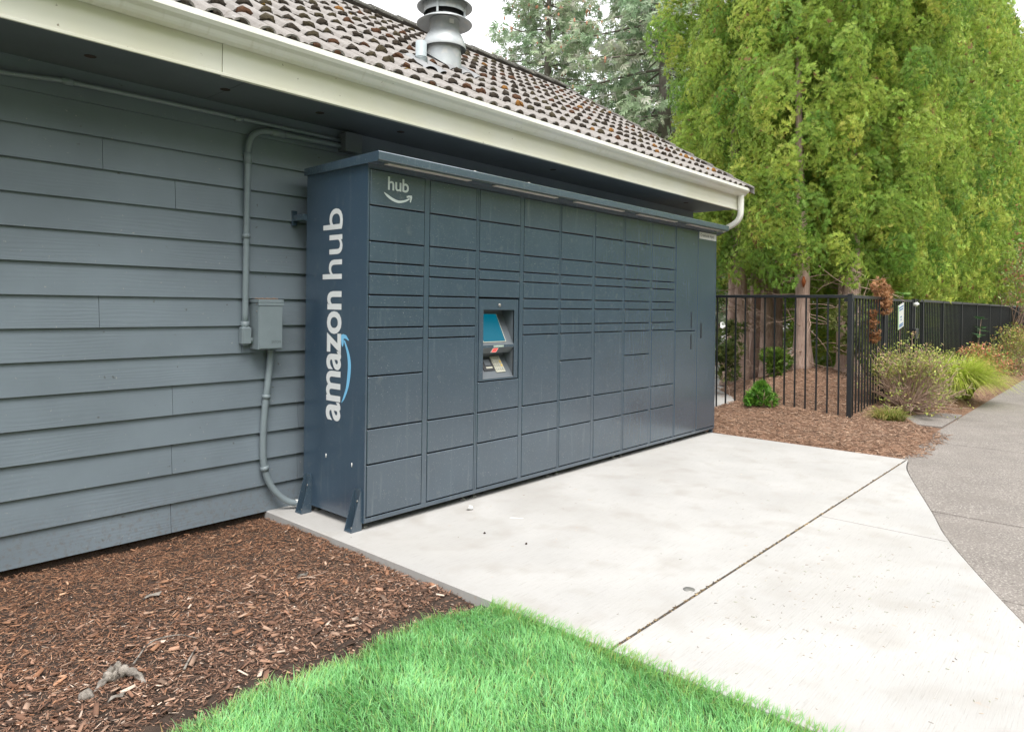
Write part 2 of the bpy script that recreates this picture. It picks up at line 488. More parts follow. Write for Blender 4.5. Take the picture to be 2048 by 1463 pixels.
def slab_poly(poly, z0, z1, ch=0.008):
    mb = MB()
    P = np.array(poly, dtype=float)
    n = len(P)
    area = 0.5 * np.sum(P[:, 0] * np.roll(P[:, 1], -1) - np.roll(P[:, 0], -1) * P[:, 1])
    if area < 0: P = P[::-1]
    d = np.roll(P, -1, 0) - P
    nrm = np.stack([-d[:, 1], d[:, 0]], 1); nrm /= np.linalg.norm(nrm, axis=1)[:, None]
    vn = nrm + np.roll(nrm, 1, 0)
    vn /= (np.linalg.norm(vn, axis=1)[:, None] ** 2) / 2
    I = P + vn * ch
    V = [(x, y, z0) for x, y in P] + [(x, y, z1 - ch * 0.7) for x, y in P] + [(x, y, z1) for x, y in I]
    F = [tuple(range(n))[::-1], tuple(range(2 * n, 3 * n))]
    for k in range(2):
        F += [(k * n + i, k * n + (i + 1) % n, (k + 1) * n + (i + 1) % n, (k + 1) * n + i) for i in range(n)]
    return mb.add(V, F)

curve = smooth_path([(4.66, -1.888), (4.25, -1.965), (3.79, -2.108), (2.869, -2.421), (2.263, -2.625), (1.243, -3.076), (0.45, -3.5), (-0.19, -3.9)], 5)
pad = Thing('concrete_pad', (2.2, -0.6, -0.12), kind='structure')
XS = -0.188
pad.part('panel', slab_poly([(XS, 0.83), (XS, -1.873), (4.645, -1.873), (4.63, 0.83)], -0.12, 0.0), MAT['concrete'])
cr = [p for p in curve if p[0] > 2.272]; cl_ = [p for p in curve if p[0] < 2.262]
ym = float(np.interp(2.267, curve[::-1, 0], curve[::-1, 1]))
pad.part('panel', slab_poly([(2.2695, -1.888)] + [(2.2695, ym)] + [tuple(p) for p in cr[::-1]], -0.12, -0.001, 0.005), MAT['concrete'])
pad.part('panel', slab_poly([(XS, -1.888), (2.2645, -1.888), (2.2645, ym)] + [tuple(p) for p in cl_], -0.12, -0.001, 0.005), MAT['concrete'])
jb = MB(); jb.box(XS + 0.01, 4.62, -1.890, -1.871, -0.11, -0.006); jb.box(2.262, 2.272, -2.6, -1.89, -0.11, -0.003)
pad.part('joint_filler', jb, MAT['joint'])

# sidewalk
walk = Thing('sidewalk', (8, -3, -0.12), kind='structure')
def walk_left(x):
    if x < 4.64:
        return float(np.interp(x, curve[::-1, 0], curve[::-1, 1])) - 0.006
    return -1.76 if x > 4.80 else -1.888 + (x - 4.64) / 0.16 * 0.128
x = 0.05
xs = [0.05] + [1.5 + 1.45 * k for k in range(0, 42)]
for a, b_ in zip(xs[:-1], xs[1:]):
    n = 9 if a < 5 else 2
    L = [(t, walk_left(t)) for t in np.linspace(a + 0.007, b_ - 0.007, n)]
    walk.part('panel', slab_poly([(a + 0.007, -4.4), (b_ - 0.007, -4.4)] + L[::-1], -0.12, -0.008 + random.uniform(-.002, .002), 0.005), MAT['walk'])
gp = slab_poly([(6.95, -1.748), (8.25, -1.748), (8.25, -0.95), (6.95, -0.95)], -0.12, 0.004, 0.005)
walk.part('gate_panel', gp, MAT['walk'])
wf = MB(); wf.box(0.05, 62, -4.39, -3.9, -0.13, -0.03); wf.box(4.7, 62, -3.9, -1.77, -0.13, -0.03); wf.box(1.3, 4.7, -3.9, -3.1, -0.13, -0.03)
walk.part('joint_filler', wf, MAT['joint'])

gv = MB(); gv.box(5.9, 120, 0.55, 120, -0.159, -0.03)
single('pavement', gv, MAT['gravel'], kind='structure')
gv = MB(); gv.box(-60, 120, -60, -6.5, -0.159, -0.03)
single('road', gv, MAT['walk'], kind='structure')

# mulch beds: height fields
def bed_left_h(x, y):
    h = -0.045 + 0.012 * wob(x, y, 2.2) + 0.007 * wob(x, y, 9, 1.0)
    h = h - 0.02 * np.exp(-((y + 1.12) / 0.12) ** 2) - 0.015 * np.clip((y - 0.5) / 0.3, 0, 1)
    return h + 0.012 * np.exp(-((x + 0.3) / 0.12) ** 2)
def grid(x0, x1, y0, y1, step, hf):
    nx, ny = int((x1 - x0) / step) + 1, int((y1 - y0) / step) + 1
    X, Y = np.meshgrid(np.linspace(x0, x1, nx), np.linspace(y0, y1, ny))
    Z = hf(X, Y)
    V = np.stack([X, Y, Z], -1).reshape(-1, 3)
    i = np.arange(nx * ny).reshape(ny, nx)
    F = np.stack([i[:-1, :-1], i[:-1, 1:], i[1:, 1:], i[1:, :-1]], -1).reshape(-1, 4)
    return V, F
V, F = grid(-5.0, XS - 0.001, -1.25, 0.84, 0.03, bed_left_h)
single('mulch_bed', Raw(V, F, smooth=True), MAT['soil'], kind='structure')

def bed_edge(x):      # front edge (towards the sidewalk) of the right-hand bed
    x = np.asarray(x, dtype=float)
    e = np.interp(x, [4.5, 4.64, 4.9, 5.6, 6.4, 6.8, 7.1, 7.5, 8.05, 8.6, 12, 15, 40], [-1.86, -1.87, -1.90, -1.92, -1.84, -1.62, -1.40, -1.30, -1.50, -1.70, -1.73, -1.78, -1.78])
    return e + 0.03 * np.sin(7 * x) + 0.02 * np.sin(17 * x + 1)
def bed_right_h(x, y):
    m = 0.30 * np.exp(-((x - 8.5) ** 2 / 2.6 + (y - 0.35) ** 2 / 0.9)) + 0.13 * np.exp(-((y + 0.1) ** 2 / 0.6)) * (x > 6.0) * np.clip((x - 6.0) / 2, 0, 1)
    d = np.clip((y - bed_edge(x)) / 0.22, -1, 1)
    e = np.clip((x - 4.64) / 0.35, 0, 1)
    back = np.clip((np.interp(x, [4.6, 5.8, 6.5, 7.3, 8.0, 8.8, 12], [1.0, 1.0, .85, .95, 1.35, 2.0, 2.0]) - y) / 0.35, 0, 1)
    h = -0.06 + 0.085 * d + (m + 0.03 + 0.02 * wob(x, y, 3)) * np.clip(d, 0, 1) * back + 0.008 * wob(x, y, 12)
    h = np.where(d < 0, -0.016, np.maximum(h, -0.016)) * (0.45 + 0.55 * e) - 0.10 * (1 - back)
    k = np.clip((x - 4.632) / 0.10, 0, 1)
    return h * k - 0.03 * (1 - k)
V, F = grid(4.632, 42, -1.98, 2.1, 0.075, bed_right_h)
single('planting_bed', Raw(V, F, smooth=True), MAT['litter'], kind='structure')

V, F = grid(-9, XS - 0.001, -9, -1.16, 0.12, lambda x, y: -0.04 + 0.008 * wob(x, y, 2))
single('lawn_soil', Raw(V, F, smooth=True), MAT['turf'], kind='structure')

# ---- loose bits, built in numpy
def chips(P, ln, wd, th, col, rng, tilt=0.5):
    N = len(P)
    a = rng.uniform(0, 2 * math.pi, N)
    tx = rng.normal(0, tilt, N) * 0.5; ty = rng.normal(0, tilt, N)
    d = np.stack([np.cos(a), np.sin(a), np.sin(tx)], 1); d /= np.linalg.norm(d, axis=1)[:, None]
    s = np.stack([-np.sin(a), np.cos(a), ty], 1); s -= d * (s * d).sum(1)[:, None]; s /= np.linalg.norm(s, axis=1)[:, None]
    n = np.cross(d, s)
    T = np.array([(-.5, -.35, -.5), (.5, -.3, -.5), (.42, .4, -.5), (-.46, .5, -.5), (-.46, -.3, .5), (.44, -.42, .5), (.5, .3, .5), (-.4, .42, .5)])
    V = (P[:, None] + T[None, :, :1] * (ln[:, None, None] * d[:, None]) + T[None, :, 1:2] * (wd[:, None, None] * s[:, None]) + T[None, :, 2:3] * (th[:, None, None] * n[:, None]))
    Fb = np.array([(4, 5, 6, 7), (0, 1, 5, 4), (1, 2, 6, 5), (2, 3, 7, 6), (3, 0, 4, 7)])
    F = (Fb[None] + 8 * np.arange(N)[:, None, None]).reshape(-1, 4)
    C = np.repeat(col, 8, axis=0)
    return Raw(V.reshape(-1, 3), F, C)

def pal(rng, N, cols, wts, jit=0.25):
    c = np.array(cols)[rng.choice(len(cols), N, p=np.array(wts) / sum(wts))]
    return np.clip(c * (1 + rng.normal(0, jit, (N, 1))), 0.004, 0.9)

rng = np.random.default_rng(11)
N = 66000
# denser where the bed is in view
px = np.concatenate([rng.uniform(-2.75, XS + 0.006, int(N * .93)), rng.uniform(-4.8, -2.7, N - int(N * .93))])
py = rng.uniform(-1.17, 0.83, N)
thin = rng.uniform(0, 1, N) < np.where(py < -0.98, 0.30, 1.0)
px, py = px[thin], py[thin]; N = len(px)
fine = np.clip((py + 0.9) / 1.3, 0, 1)                   # chips get finer and redder towards the wall
big = rng.uniform(0, 1, N) < 0.05
ln = np.where(big, rng.uniform(.025, .055, N), rng.uniform(.007, .020, N)) * (1 - 0.3 * fine)
wd = ln * rng.uniform(.16, .55, N) * (1 - 0.35 * fine)
fib = rng.uniform(0, 1, N) < .38
ln = np.where(fib, rng.uniform(.018, .045, N), ln); wd = np.where(fib, rng.uniform(.0014, .0032, N), wd)
th = np.minimum(wd * rng.uniform(.2, .5, N), .0035)
ca = pal(rng, N, [(.115, .060, .038), (.19, .100, .064), (.27, .155, .104), (.38, .25, .18), (.54, .42, .34), (.065, .036, .024)], [5, 7, 6, 3, 1.0, 5])
cb_ = pal(rng, N, [(.145, .068, .038), (.225, .108, .059), (.31, .16, .092), (.40, .245, .155), (.09, .045, .027)], [5, 7, 5, 2, 3])
sel = rng.uniform(0, 1, N) < fine
col = np.where(sel[:, None], cb_, ca)
z = bed_left_h(px, py) + rng.uniform(.000, .012, N) + np.where(big, 0.006, 0)
single('mulch_chips', chips(np.stack([px, py, z], 1), ln, wd, th, col, rng), MAT['chip'], kind='stuff')
# scattered crumbs of mulch on the pad edge
rng = np.random.default_rng(12)
N = 26000
px = rng.uniform(4.645, 13, N) ** 1.0; px = 4.645 + (px - 4.645) * rng.uniform(0.25, 1, N)
py = rng.uniform(-2.0, 1.9, N)
ok = py > bed_edge(px) - np.abs(rng.normal(0, .05, N)) * (px < 7.6) * (px > 4.75)
px, py = px[ok], py[ok]; N = len(px)
ln = rng.uniform(.02, .07, N); wd = rng.uniform(.003, .009, N); th = np.full(N, .003)
col = pal(rng, N, [(.16, .088, .054), (.235, .134, .084), (.31, .197, .13), (.40, .28, .2), (.085, .05, .034)], [5, 7, 5, 3, 2])
z = np.maximum(bed_right_h(px, py), np.where(py < -1.76, -0.006, -1)) + rng.uniform(.0, .014, N)
single('litter_chips', chips(np.stack([px, py, z], 1), ln, wd, th, col, rng, 0.35), MAT['chip'], kind='stuff')

# debris on the concrete: clippings, leaf bits
rng = np.random.default_rng(13)
N = 420
px = rng.uniform(-0.15, 4.6, N); py = rng.uniform(-3.3, 0.0, N)
k = rng.uniform(0, 1, N) < 0.55
px = np.where(k, rng.normal(0.9, 0.55, N), px); py = np.where(k, rng.normal(-2.45, 0.35, N), py)
ok = (px > -0.17) & (py > np.interp(px, curve[::-1, 0], curve[::-1, 1]) + .02) & ~((py < -1.86) & (py > -1.9))
px, py = px[ok], py[ok]; N = len(px)
ln = rng.uniform(.005, .018, N); wd = rng.uniform(.001, .003, N); th = np.full(N, .0012)
col = pal(rng, N, [(.30, .32, .20), (.40, .32, .24), (.22, .15, .10), (.43, .39, .33)], [4, 4, 1, 5])
single('ground_litter', chips(np.stack([px, py, np.full(N, .0012)], 1), ln, wd, th, col, rng, 0.05), MAT['chip'], kind='stuff')
rng = np.random.default_rng(14)
N = 900
px = rng.uniform(XS, 4.6, N); py = rng.uniform(-1.889, -1.872, N)
ln = rng.uniform(.008, .03, N); wd = rng.uniform(.002, .006, N)
col = pal(rng, N, [(.25, .18, .09), (.14, .09, .05), (.36, .27, .15), (.09, .07, .05)], [4, 4, 2, 3])
single('joint_litter', chips(np.stack([px, py, rng.uniform(-.012, -.002, N)], 1), ln, wd, wd * .5, col, rng, 0.2), MAT['chip'], kind='stuff')

# ---- lawn blades
def blades(P, hgt, wid, az, lean, col, tipc, seg=3):
    N = len(P)
    d = np.stack([np.cos(az), np.sin(az), np.zeros(N)], 1)
    s = np.stack([-np.sin(az + .6), np.cos(az + .6), np.zeros(N)], 1)
    ts = np.linspace(0, 1, seg + 1)
    V = np.zeros((N, (seg + 1) * 2, 3)); C = np.zeros((N, (seg + 1) * 2, 3))
    for i, t in enumerate(ts):
        out = lean * (t ** 1.8)
        up = t * np.sqrt(np.maximum(1 - (0.55 * lean * t) ** 2, 0.05))
        c = P + d * (out * hgt)[:, None] + np.array([0, 0, 1.0]) * (up * hgt)[:, None]
        wv = wid * (1 - t ** 2) * 0.5 + 0.0002
        V[:, 2 * i] = c - s * wv[:, None]; V[:, 2 * i + 1] = c + s * wv[:, None]
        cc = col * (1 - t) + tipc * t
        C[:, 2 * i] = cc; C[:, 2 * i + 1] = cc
    Fb = np.array([(2 * i, 2 * i + 1, 2 * i + 3, 2 * i + 2) for i in range(seg)])
    F = (Fb[None] + (2 * seg + 2) * np.arange(N)[:, None, None]).reshape(-1, 4)
    return Raw(V.reshape(-1, 3), F, C.reshape(-1, 3))
rng = np.random.default_rng(21)
def lawn_edge(x):
    return -1.135 + 0.02 * np.sin(9 * x + .5) + 0.012 * np.sin(23 * x) - 0.10 * np.exp(-((x - XS) / 0.10) ** 2)
N1, N2 = 80000, 10000
px = np.concatenate([rng.uniform(-2.0, XS + 0.012, N1), rng.uniform(-7, XS, N2)])
py = np.concatenate([rng.uniform(-3.1, -1.08, N1), rng.uniform(-7, -1.1, N2)])
ok = py < lawn_edge(px) + rng.normal(0, .012, N1 + N2)
dcam = np.hypot(px - CAM[0], py - CAM[1]); ok &= dcam > 0.7
px, py = px[ok], py[ok]; N = len(px)
nz = wob(px, py, 3.0, .4); nz2 = wob(px, py, 8.0, 2.0); patch = wob(px, py, 5.0, 3.3)
az = 2.2 + 1.5 * nz + 0.9 * nz2 + rng.normal(0, .95, N)
lean = np.clip(0.7 + 0.10 * patch + rng.normal(0, .34, N), 0.1, 1.6)
hgt = rng.uniform(.030, .054, N) * (1 + 0.2 * nz2)
edge = np.clip(1 - np.minimum(lawn_edge(px) - py, XS - px) / 0.07, 0, 1)
g0 = np.array([.23, .53, .19]); g1 = np.array([.42, .78, .38])
mixv = np.clip(.5 + .18 * patch + rng.normal(0, .34, N), 0, 1)[:, None]
base = g0 * (1 - mixv) + g1 * mixv
yel = np.array([.32, .42, .09]); wy = (edge * rng.uniform(0, .75, N))[:, None]
base = base * (1 - wy) + yel * wy
# a ragged yellowed fringe leaning over the pad edge
ne = 2600
ex = np.abs(rng.normal(0, .022, ne)); exx = XS - .002 - ex; eyy = rng.uniform(-3.4, -1.24, ne)
px = np.concatenate([px, exx]); py = np.concatenate([py, eyy])
az = np.concatenate([az, rng.normal(0, .7, ne)]); lean = np.concatenate([lean, rng.uniform(.2, 1.5, ne)]); hgt = np.concatenate([hgt, rng.uniform(.045, .075, ne)])
wy = rng.uniform(0, 1, (ne, 1)) ** 1.6 * (.35 + .65 * (wob(exx * 0, eyy, 6.0)[:, None] > .1)); base = np.vstack([base, np.array([.20, .47, .15]) * (1 - wy) + np.array([.34, .42, .12]) * wy]); N += ne
dry = rng.uniform(0, 1, N) < 0.03
base[dry] = (.40, .40, .2)
yg = rng.uniform(0, 1, N) < .15; base[yg] = base[yg] * np.array([1.35, 1.02, .8])
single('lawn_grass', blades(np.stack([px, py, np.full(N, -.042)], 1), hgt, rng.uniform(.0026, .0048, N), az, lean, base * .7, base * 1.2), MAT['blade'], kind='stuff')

# ================================================================== THE BUILDING
X0, X1 = -3.2, 5.65
WY = 0.80
bld = Thing('apartment_building', (1.2, 0.8, -0.1), 'low grey lap-sided building with mossy tile roof and cream gutter', 'building')
core = MB()
core.box(X0, X1, 0.822, 5.2, -0.3, 2.66)
ridge_y, ridge_z = 3.0, 4.62
SL = (ridge_z - 2.84) / (ridge_y - 0.14)
core.prism([(0.83, 2.60), (5.19, 2.60), (5.19, 2.95), (3.0, 4.36), (0.83, 2.98)], 0, X0 + .02, X1 - .003)
wall = bld.part('wall', core, MAT['sheath'])
LAP = 0.1728
joints = {0: [-0.791], 1: [0.036], 2: [-0.791], 3: [0.036], 4: [-0.791], 6: [-0.372], 7: [-1.187], 9: [-2.2, 1.3], 11: [-0.79], 12: [-1.18]}
for r in range(15):
    z0 = -0.002 + LAP * r
    cuts = [X0 - .02]
    for j in joints.get(r, [[-1.9, 1.75], [-2.5, 1.1], [0.9]][r % 3]):
        cuts.append(j)
    j = cuts[-1]
    while j + 3.66 < X1 - .1:
        j += 3.66; cuts.append(j)
    cuts.append(X1 + .012)
    z1 = min(z0 + LAP + 0.028, 2.60)
    for a, b_ in zip(cuts[:-1], cuts[1:]):
        mb = MB()
        d = random.uniform(-.0015, .0015)
        mb.prism([(WY - 0.014 + d, z0), (WY - 0.002 + d, z0), (WY + 0.018, z1), (WY + 0.006 + 0.0, z1)], 0, a + .0012, b_ - .0012)
        bld.part('siding_board', mb, MAT['siding'], wall)
# gable end boards on the far end
eb = MB()
for r in range(15):
    z0 = -0.002 + LAP * r
    eb.prism([(X1 + .02, z0), (X1 + .008, z0), (X1 + .001, z0 + LAP), (X1 + .010, z0 + LAP)], 1, WY, 5.2)
bld.part('end_siding', eb, MAT['siding'], wall)
fo = MB(); fo.box(X0, X1, 0.815, 0.83, -0.3, 0.02)
bld.part('foundation', fo, MAT['soil'])
# soffit and fascia
so = MB()
for a, b_ in ((X0, -0.62), (-0.616, 1.82), (1.824, 4.26), (4.264, 5.765)):
    so.box(a, b_, 0.262, 0.83, 2.584, 2.60)
sof = bld.part('soffit', so, MAT['trim_grey'])
pl = MB()
for (u_, v_) in ((-1.33, .52), (-.63, .52), (.0, .52), (.65, .50), (2.4, .5), (4.9, .5)):
    pl.lathe([(0.001, 2.5825), (0.028, 2.5825), (0.028, 2.5842)], u_, v_, 12)
bld.part('vent_plug', pl, MAT['soil'], sof)
fa = MB()
fa.box(X0, -0.785, 0.241, 0.262, 2.573, 2.86)
fa.box(-0.782, 5.775, 0.237, 0.262, 2.568, 2.86)
fas = bld.part('fascia', fa, MAT['fascia'])
lip = MB(); lip.box(X0, 5.775, 0.23, 0.2365, 2.566, 2.582, 0.002)
bld.part('drip_edge', lip, MAT['fascia'], fas)
ra = MB(); ra.prism([(0.26, 2.58), (0.26, 2.84), (3.0, 2.84 + SL * 2.74), (5.74, 2.84), (5.74, 2.58), (3.0, 2.58 + SL * 2.74)], 0, 5.752, 5.776)
bld.part('rake_board', ra, MAT['trim_grey'])
# K-style gutter
prof = [(0.234, 2.742), (0.234, 2.85), (0.231, 2.85), (0.231, 2.745), (0.178, 2.745), (0.166, 2.755), (0.156, 2.772), (0.136, 2.786), (0.124, 2.798), (0.121, 2.822), (0.134, 2.824), (0.134, 2.828), (0.114, 2.828),
        (0.113, 2.797), (0.126, 2.779), (0.148, 2.765), (0.160, 2.748), (0.172, 2.737), (0.234, 2.737)]
gu = MB(); gu.prism(prof[::-1], 0, X0, 5.79)
gut = bld.part('gutter', gu, MAT['gutter'])
ec = MB(); ec.prism([(0.236, 2.739), (0.236, 2.846), (0.119, 2.823), (0.116, 2.798), (0.129, 2.78), (0.150, 2.766), (0.161, 2.75), (0.174, 2.739)], 0, 5.788, 5.793)
bld.part('end_cap', ec, MAT['gutter'], gut)
# downspout: rectangular pipe swept
def rect_sweep(mb, pts, w_, d_, c=None):
    pts = np.array(pts, dtype=float)
    T = np.gradient(pts, axis=0); T /= np.linalg.norm(T, axis=1)[:, None]
    ux = np.array([1.0, 0, 0]); V = []; F = []
    pr = [(-1, -.6), (-.6, -1), (.6, -1), (1, -.6), (1, .6), (.6, 1), (-.6, 1), (-1, .6)]
    for p, tt in zip(pts, T):
        u = ux - tt * (ux @ tt); u /= np.linalg.norm(u); v = np.cross(tt, u)
        V += [p + u * a * w_ / 2 + v * b * d_ / 2 for a, b in pr]
    n = 8
    for i in range(len(pts) - 1):
        F += [(i * n + k, i * n + (k + 1) % n, (i + 1) * n + (k + 1) % n, (i + 1) * n + k) for k in range(n)]
    F.append(tuple(range(n))[::-1]); F.append(tuple((len(pts) - 1) * n + k for k in range(n)))
    mb.add(V, F, c)
ds = MB(True); rect_sweep(ds, smooth_path([(5.715, .19, 2.745), (5.715, .19, 2.62), (5.715, .195, 2.51), (5.715, .225, 2.44), (5.712, .28, 2.395), (5.708, .36, 2.355), (5.705, .44, 2.32)], 5), .062, .062)
dsp = bld.part('downspout', ds, MAT['gutter'])
ds = MB(True); rect_sweep(ds, smooth_path([(5.705, .42, 2.33), (5.70, .56, 2.27), (5.70, .68, 2.21), (5.70, .745, 2.12), (5.70, .755, 1.9), (5.70, .755, 0.1)], 5), .068, .068)
bld.part('downspout_leg', ds, MAT['trim_grey'], dsp)

# roof deck + tiles
rd = MB(); dk = 0.02
rd.prism([(0.16, 2.84 - .02), (3.0, ridge_z - .03), (5.84, 2.84 - .02), (5.84, 2.79), (3.0, ridge_z - .07), (0.16, 2.79)], 0, X0, 5.75)
roof = bld.part('roof', rd, MAT['soil'])
P = 0.15
def tile_mesh(seed):
    rg = random.Random(seed)
    n = 8
    xs_, zs_ = [], []
    for bnum in range(2):
        for k in range(n):
            t = k / n
            d = (t - 0.5) / 0.34
            xs_.append((bnum + t) * P)
            zs_.append(0.036 * math.sqrt(max(0, 1 - d * d)) if abs(d) < 1 else 0.0)
    xs_.append(2 * P + 0.004); zs_.append(0.0)
    m = len(xs_)
    V = []
    L = 0.37
    for (yy, zz) in ((0, 0.024), (L, 0.0)):
        for th in (0, -0.014):
            for i in range(m):
                V.append((xs_[i], yy + rg.uniform(-.002, .002), zz + zs_[i] + th))
    F = []
    for i in range(m - 1):
        F.append((i, i + 1, 2 * m + i + 1, 2 * m + i))
        F.append((m + i + 1, m + i, 3 * m + i, 3 * m + i + 1))
        F.append((i + 1, i, m + i, m + i + 1))
    F.append((0, 2 * m, 3 * m, m)); F.append((m - 1, 2 * m - 1, 4 * m - 1, 3 * m - 1))
    me = new_mesh('roof_tile', V, F)
    me.materials.append(MAT['tile'])
    return me
tiles = [tile_mesh(s) for s in range(4)]
ang = math.atan(SL)
ROWS, COLS = 10, 30
XT1 = 5.80
dy = (ridge_y - 0.14) / ROWS
moss = MB(True)
def ico_clump(cx, cy, cz, rx, ry, rz, col, rg):
    n1, n2 = 7, 4
    V, F = [], []
    for j in range(n2 + 1):
        ph = math.pi * j / n2
        for k in range(n1):
            a = 2 * math.pi * k / n1
            q = 1 + rg.uniform(-.28, .28)
            V.append((cx + rx * q * math.sin(ph) * math.cos(a), cy + ry * q * math.cos(ph), cz + rz * q * math.sin(ph) * math.sin(a)))
    for j in range(n2):
        for k in range(n1):
            F.append((j * n1 + k, j * n1 + (k + 1) % n1, (j + 1) * n1 + (k + 1) % n1, (j + 1) * n1 + k))
    moss.add(V, F, col)
rg = random.Random(5)
def roof_pt(x, y, up=0.0):
    return (x, y - math.sin(ang) * up, 2.84 + SL * (y - 0.14) + math.cos(ang) * up)
for r in range(ROWS):
    for c in range(COLS):
        xx = XT1 - (c + 1) * 2 * P + rg.uniform(-.004, .004)
        yy = 0.14 + r * dy
        if 1.42 < xx + .15 < 2.02 and 1.06 < yy + .15 < 1.45:
            pass
        bld.inst('roof_tile', tiles[rg.randrange(4)], roof_pt(xx, yy + rg.uniform(-.006, .006), -0.03), None, (ang, 0, rg.uniform(-.006, .006)), roof)
        for b2 in range(2):
            bx = xx + (b2 + .5) * P
            q = rg.random()
            colr = (.050, .036, .022) if q < .58 else ((.085, .066, .032) if q < .78 else ((.13, .055, .022) if q < .94 else (.34, .15, .025)))
            s = rg.uniform(.75, 1.1) * (1.0 if r else 0.55)
            p = roof_pt(bx + rg.uniform(-.008, .008), yy - .004, 0.010)
            ico_clump(p[0], p[1], p[2], .052 * s, .022 * s, .034 * s, colr, rg)
            if rg.random() < .55:
                p = roof_pt(bx + P * .5, yy - .004, -0.002)
                ico_clump(p[0], p[1], p[2], rg.uniform(.018, .034), .012, .010, (.05, .036, .016), rg)
            if r > 0 and rg.random() < .10:
                p = roof_pt(bx + rg.uniform(-.05, .05), yy - .03, -0.006)
                ico_clump(p[0], p[1], p[2], rg.uniform(.02, .05), .03, .010, (.30, .14, .045) if rg.random() < .6 else (.36, .22, .03), rg)
bld.part('moss', moss, MAT['moss'], roof, kind='stuff')
# far slope, ridge caps, rake caps
fs = MB()
for r in range(10):
    y1 = 5.86 - r * dy
    fs.prism([(y1, 2.86 + SL * (5.86 - y1)), (y1 - dy - .04, 2.86 + SL * (5.86 - y1 + dy + .02) + .0), (y1 - dy - .04, 2.845 + SL * (5.86 - y1 + dy + .02)), (y1, 2.83 + SL * (5.86 - y1))], 0, X0, XT1)
bld.part('far_slope', fs, MAT['tile'], roof)
def cap_profile(n=7):
    return [(math.cos(math.pi * k / (n - 1)) * -.105, math.sin(math.pi * k / (n - 1)) * .052) for k in range(n)]
xr = XT1
k = 0
while xr > X0:
    ln_ = 0.42
    mb = MB(); V = []; F = []
    cp = cap_profile()
    n = len(cp)
    for (xe, lift) in ((xr + .01, 0.002), (xr - ln_, 0.02)):
        for th in (0, -.016):
            V += [(xe, ridge_y + a, ridge_z + .0 + b + lift + th + rg.uniform(-.002, .002)) for a, b in cp]
    for i in range(n - 1):
        F += [(i, i + 1, 2 * n + i + 1, 2 * n + i), (n + i + 1, n + i, 3 * n + i, 3 * n + i + 1), (i + 1, i, n + i, n + i + 1), (2 * n + i, 2 * n + i + 1, 3 * n + i + 1, 3 * n + i)]
    F += [(0, 2 * n, 3 * n, n), (n - 1, 2 * n - 1, 4 * n - 1, 3 * n - 1)]
    mb.add(V, F)
    bld.part('ridge_cap', mb, MAT['ridge'], roof)
    xr -= 0.40
for r in range(11):
    y0_ = 0.10 + r * 0.27
    a = roof_pt(5.80, y0_, 0.045); b_ = roof_pt(5.80, min(y0_ + .31, 3.0), 0.024)
    mb = MB()
    V = []
    for p in (a, b_):
        V += [(5.755, p[1], p[2] - .0), (5.835, p[1], p[2] - .0), (5.845, p[1], p[2] - .09), (5.83, p[1], p[2] - .09), (5.82, p[1], p[2] - .018), (5.755, p[1], p[2] - .018)]
    F = [(i, (i + 1) % 6, 6 + (i + 1) % 6, 6 + i) for i in range(6)] + [(5, 4, 3, 2, 1, 0), (6, 7, 8, 9, 10, 11)]
    mb.add(V, F)
    bld.part('rake_tile', mb, MAT['tile'], roof)

# roof penetrations
VX, VY = 1.722, 1.224
fl = MB(True)
fl.lathe([(.158, 3.25), (.150, 3.66), (.150, 3.70)], VX, VY, 40)
flue = bld.part('flue_vent', fl, MAT['galv'])
fl = MB(True); fl.lathe([(.195, 3.640), (.197, 3.655), (.185, 3.70), (.160, 3.755), (.136, 3.795), (.132, 3.80), (.132, 3.90)], VX, VY, 40); bld.part('storm_collar', fl, MAT['galv'], flue)
fl = MB(True); fl.lathe([(.132, 3.905), (.20, 3.89), (.246, 3.862), (.249, 3.866), (.20, 3.90), (.14, 3.93), (.001, 3.94)], VX, VY, 48); bld.part('wind_disc', fl, MAT['galv'], flue)
fl = MB(True); fl.lathe([(.186, 3.955), (.192, 4.065), (.189, 4.065), (.183, 3.955)], VX, VY, 48); bld.part('wind_band', fl, MAT['galv'], flue)
fl = MB(True); fl.lathe([(.15, 3.93), (.15, 4.04)], VX, VY, 32); bld.part('mesh_screen', fl, MAT['dark'], flue)
fl = MB(True); fl.lathe([(.192, 4.05), (.235, 4.02), (.248, 4.012), (.249, 4.018), (.21, 4.05), (.12, 4.13), (.001, 4.15)], VX, VY, 48); bld.part('top_cap', fl, MAT['galv'], flue)
for k in range(4):
    a = R(208 + 90 * k)
    st = MB(); cx_, cy_ = VX + .188 * math.cos(a), VY + .188 * math.sin(a)
    st.tube([(cx_, cy_, 3.905), (cx_, cy_, 4.0)], .013, 4); bld.part('strap', st, MAT['galv'], flue)
sk = MB(); a = R(255)
for s_ in (0,):
    n = np.array([math.cos(a), math.sin(a), 0]); t_ = np.array([-math.sin(a), math.cos(a), 0]); c0 = np.array([VX, VY, 3.855]) + n * .1345
    sk.add([c0 - t_ * .022 - UPV * .02, c0 + t_ * .022 - UPV * .02, c0 + t_ * .022 + UPV * .02, c0 - t_ * .022 + UPV * .02], [(0, 1, 2, 3)])
bld.part('label_plate', sk, MAT['plaque'], flue)
pp = MB(True); pp.lathe([(.0485, 3.14), (.0485, 3.30), (.044, 3.305), (.044, 3.43), (.038, 3.43), (.038, 3.36), (.001, 3.36)], 1.095, .808, 24)
for zz in (3.268, 3.28, 3.292, 3.304):
    pp.lathe([(.044, zz - .004), (.0525, zz), (.044, zz + .004)], 1.095, .808, 24)
bld.part('vent_pipe', pp, MAT['pipe'])
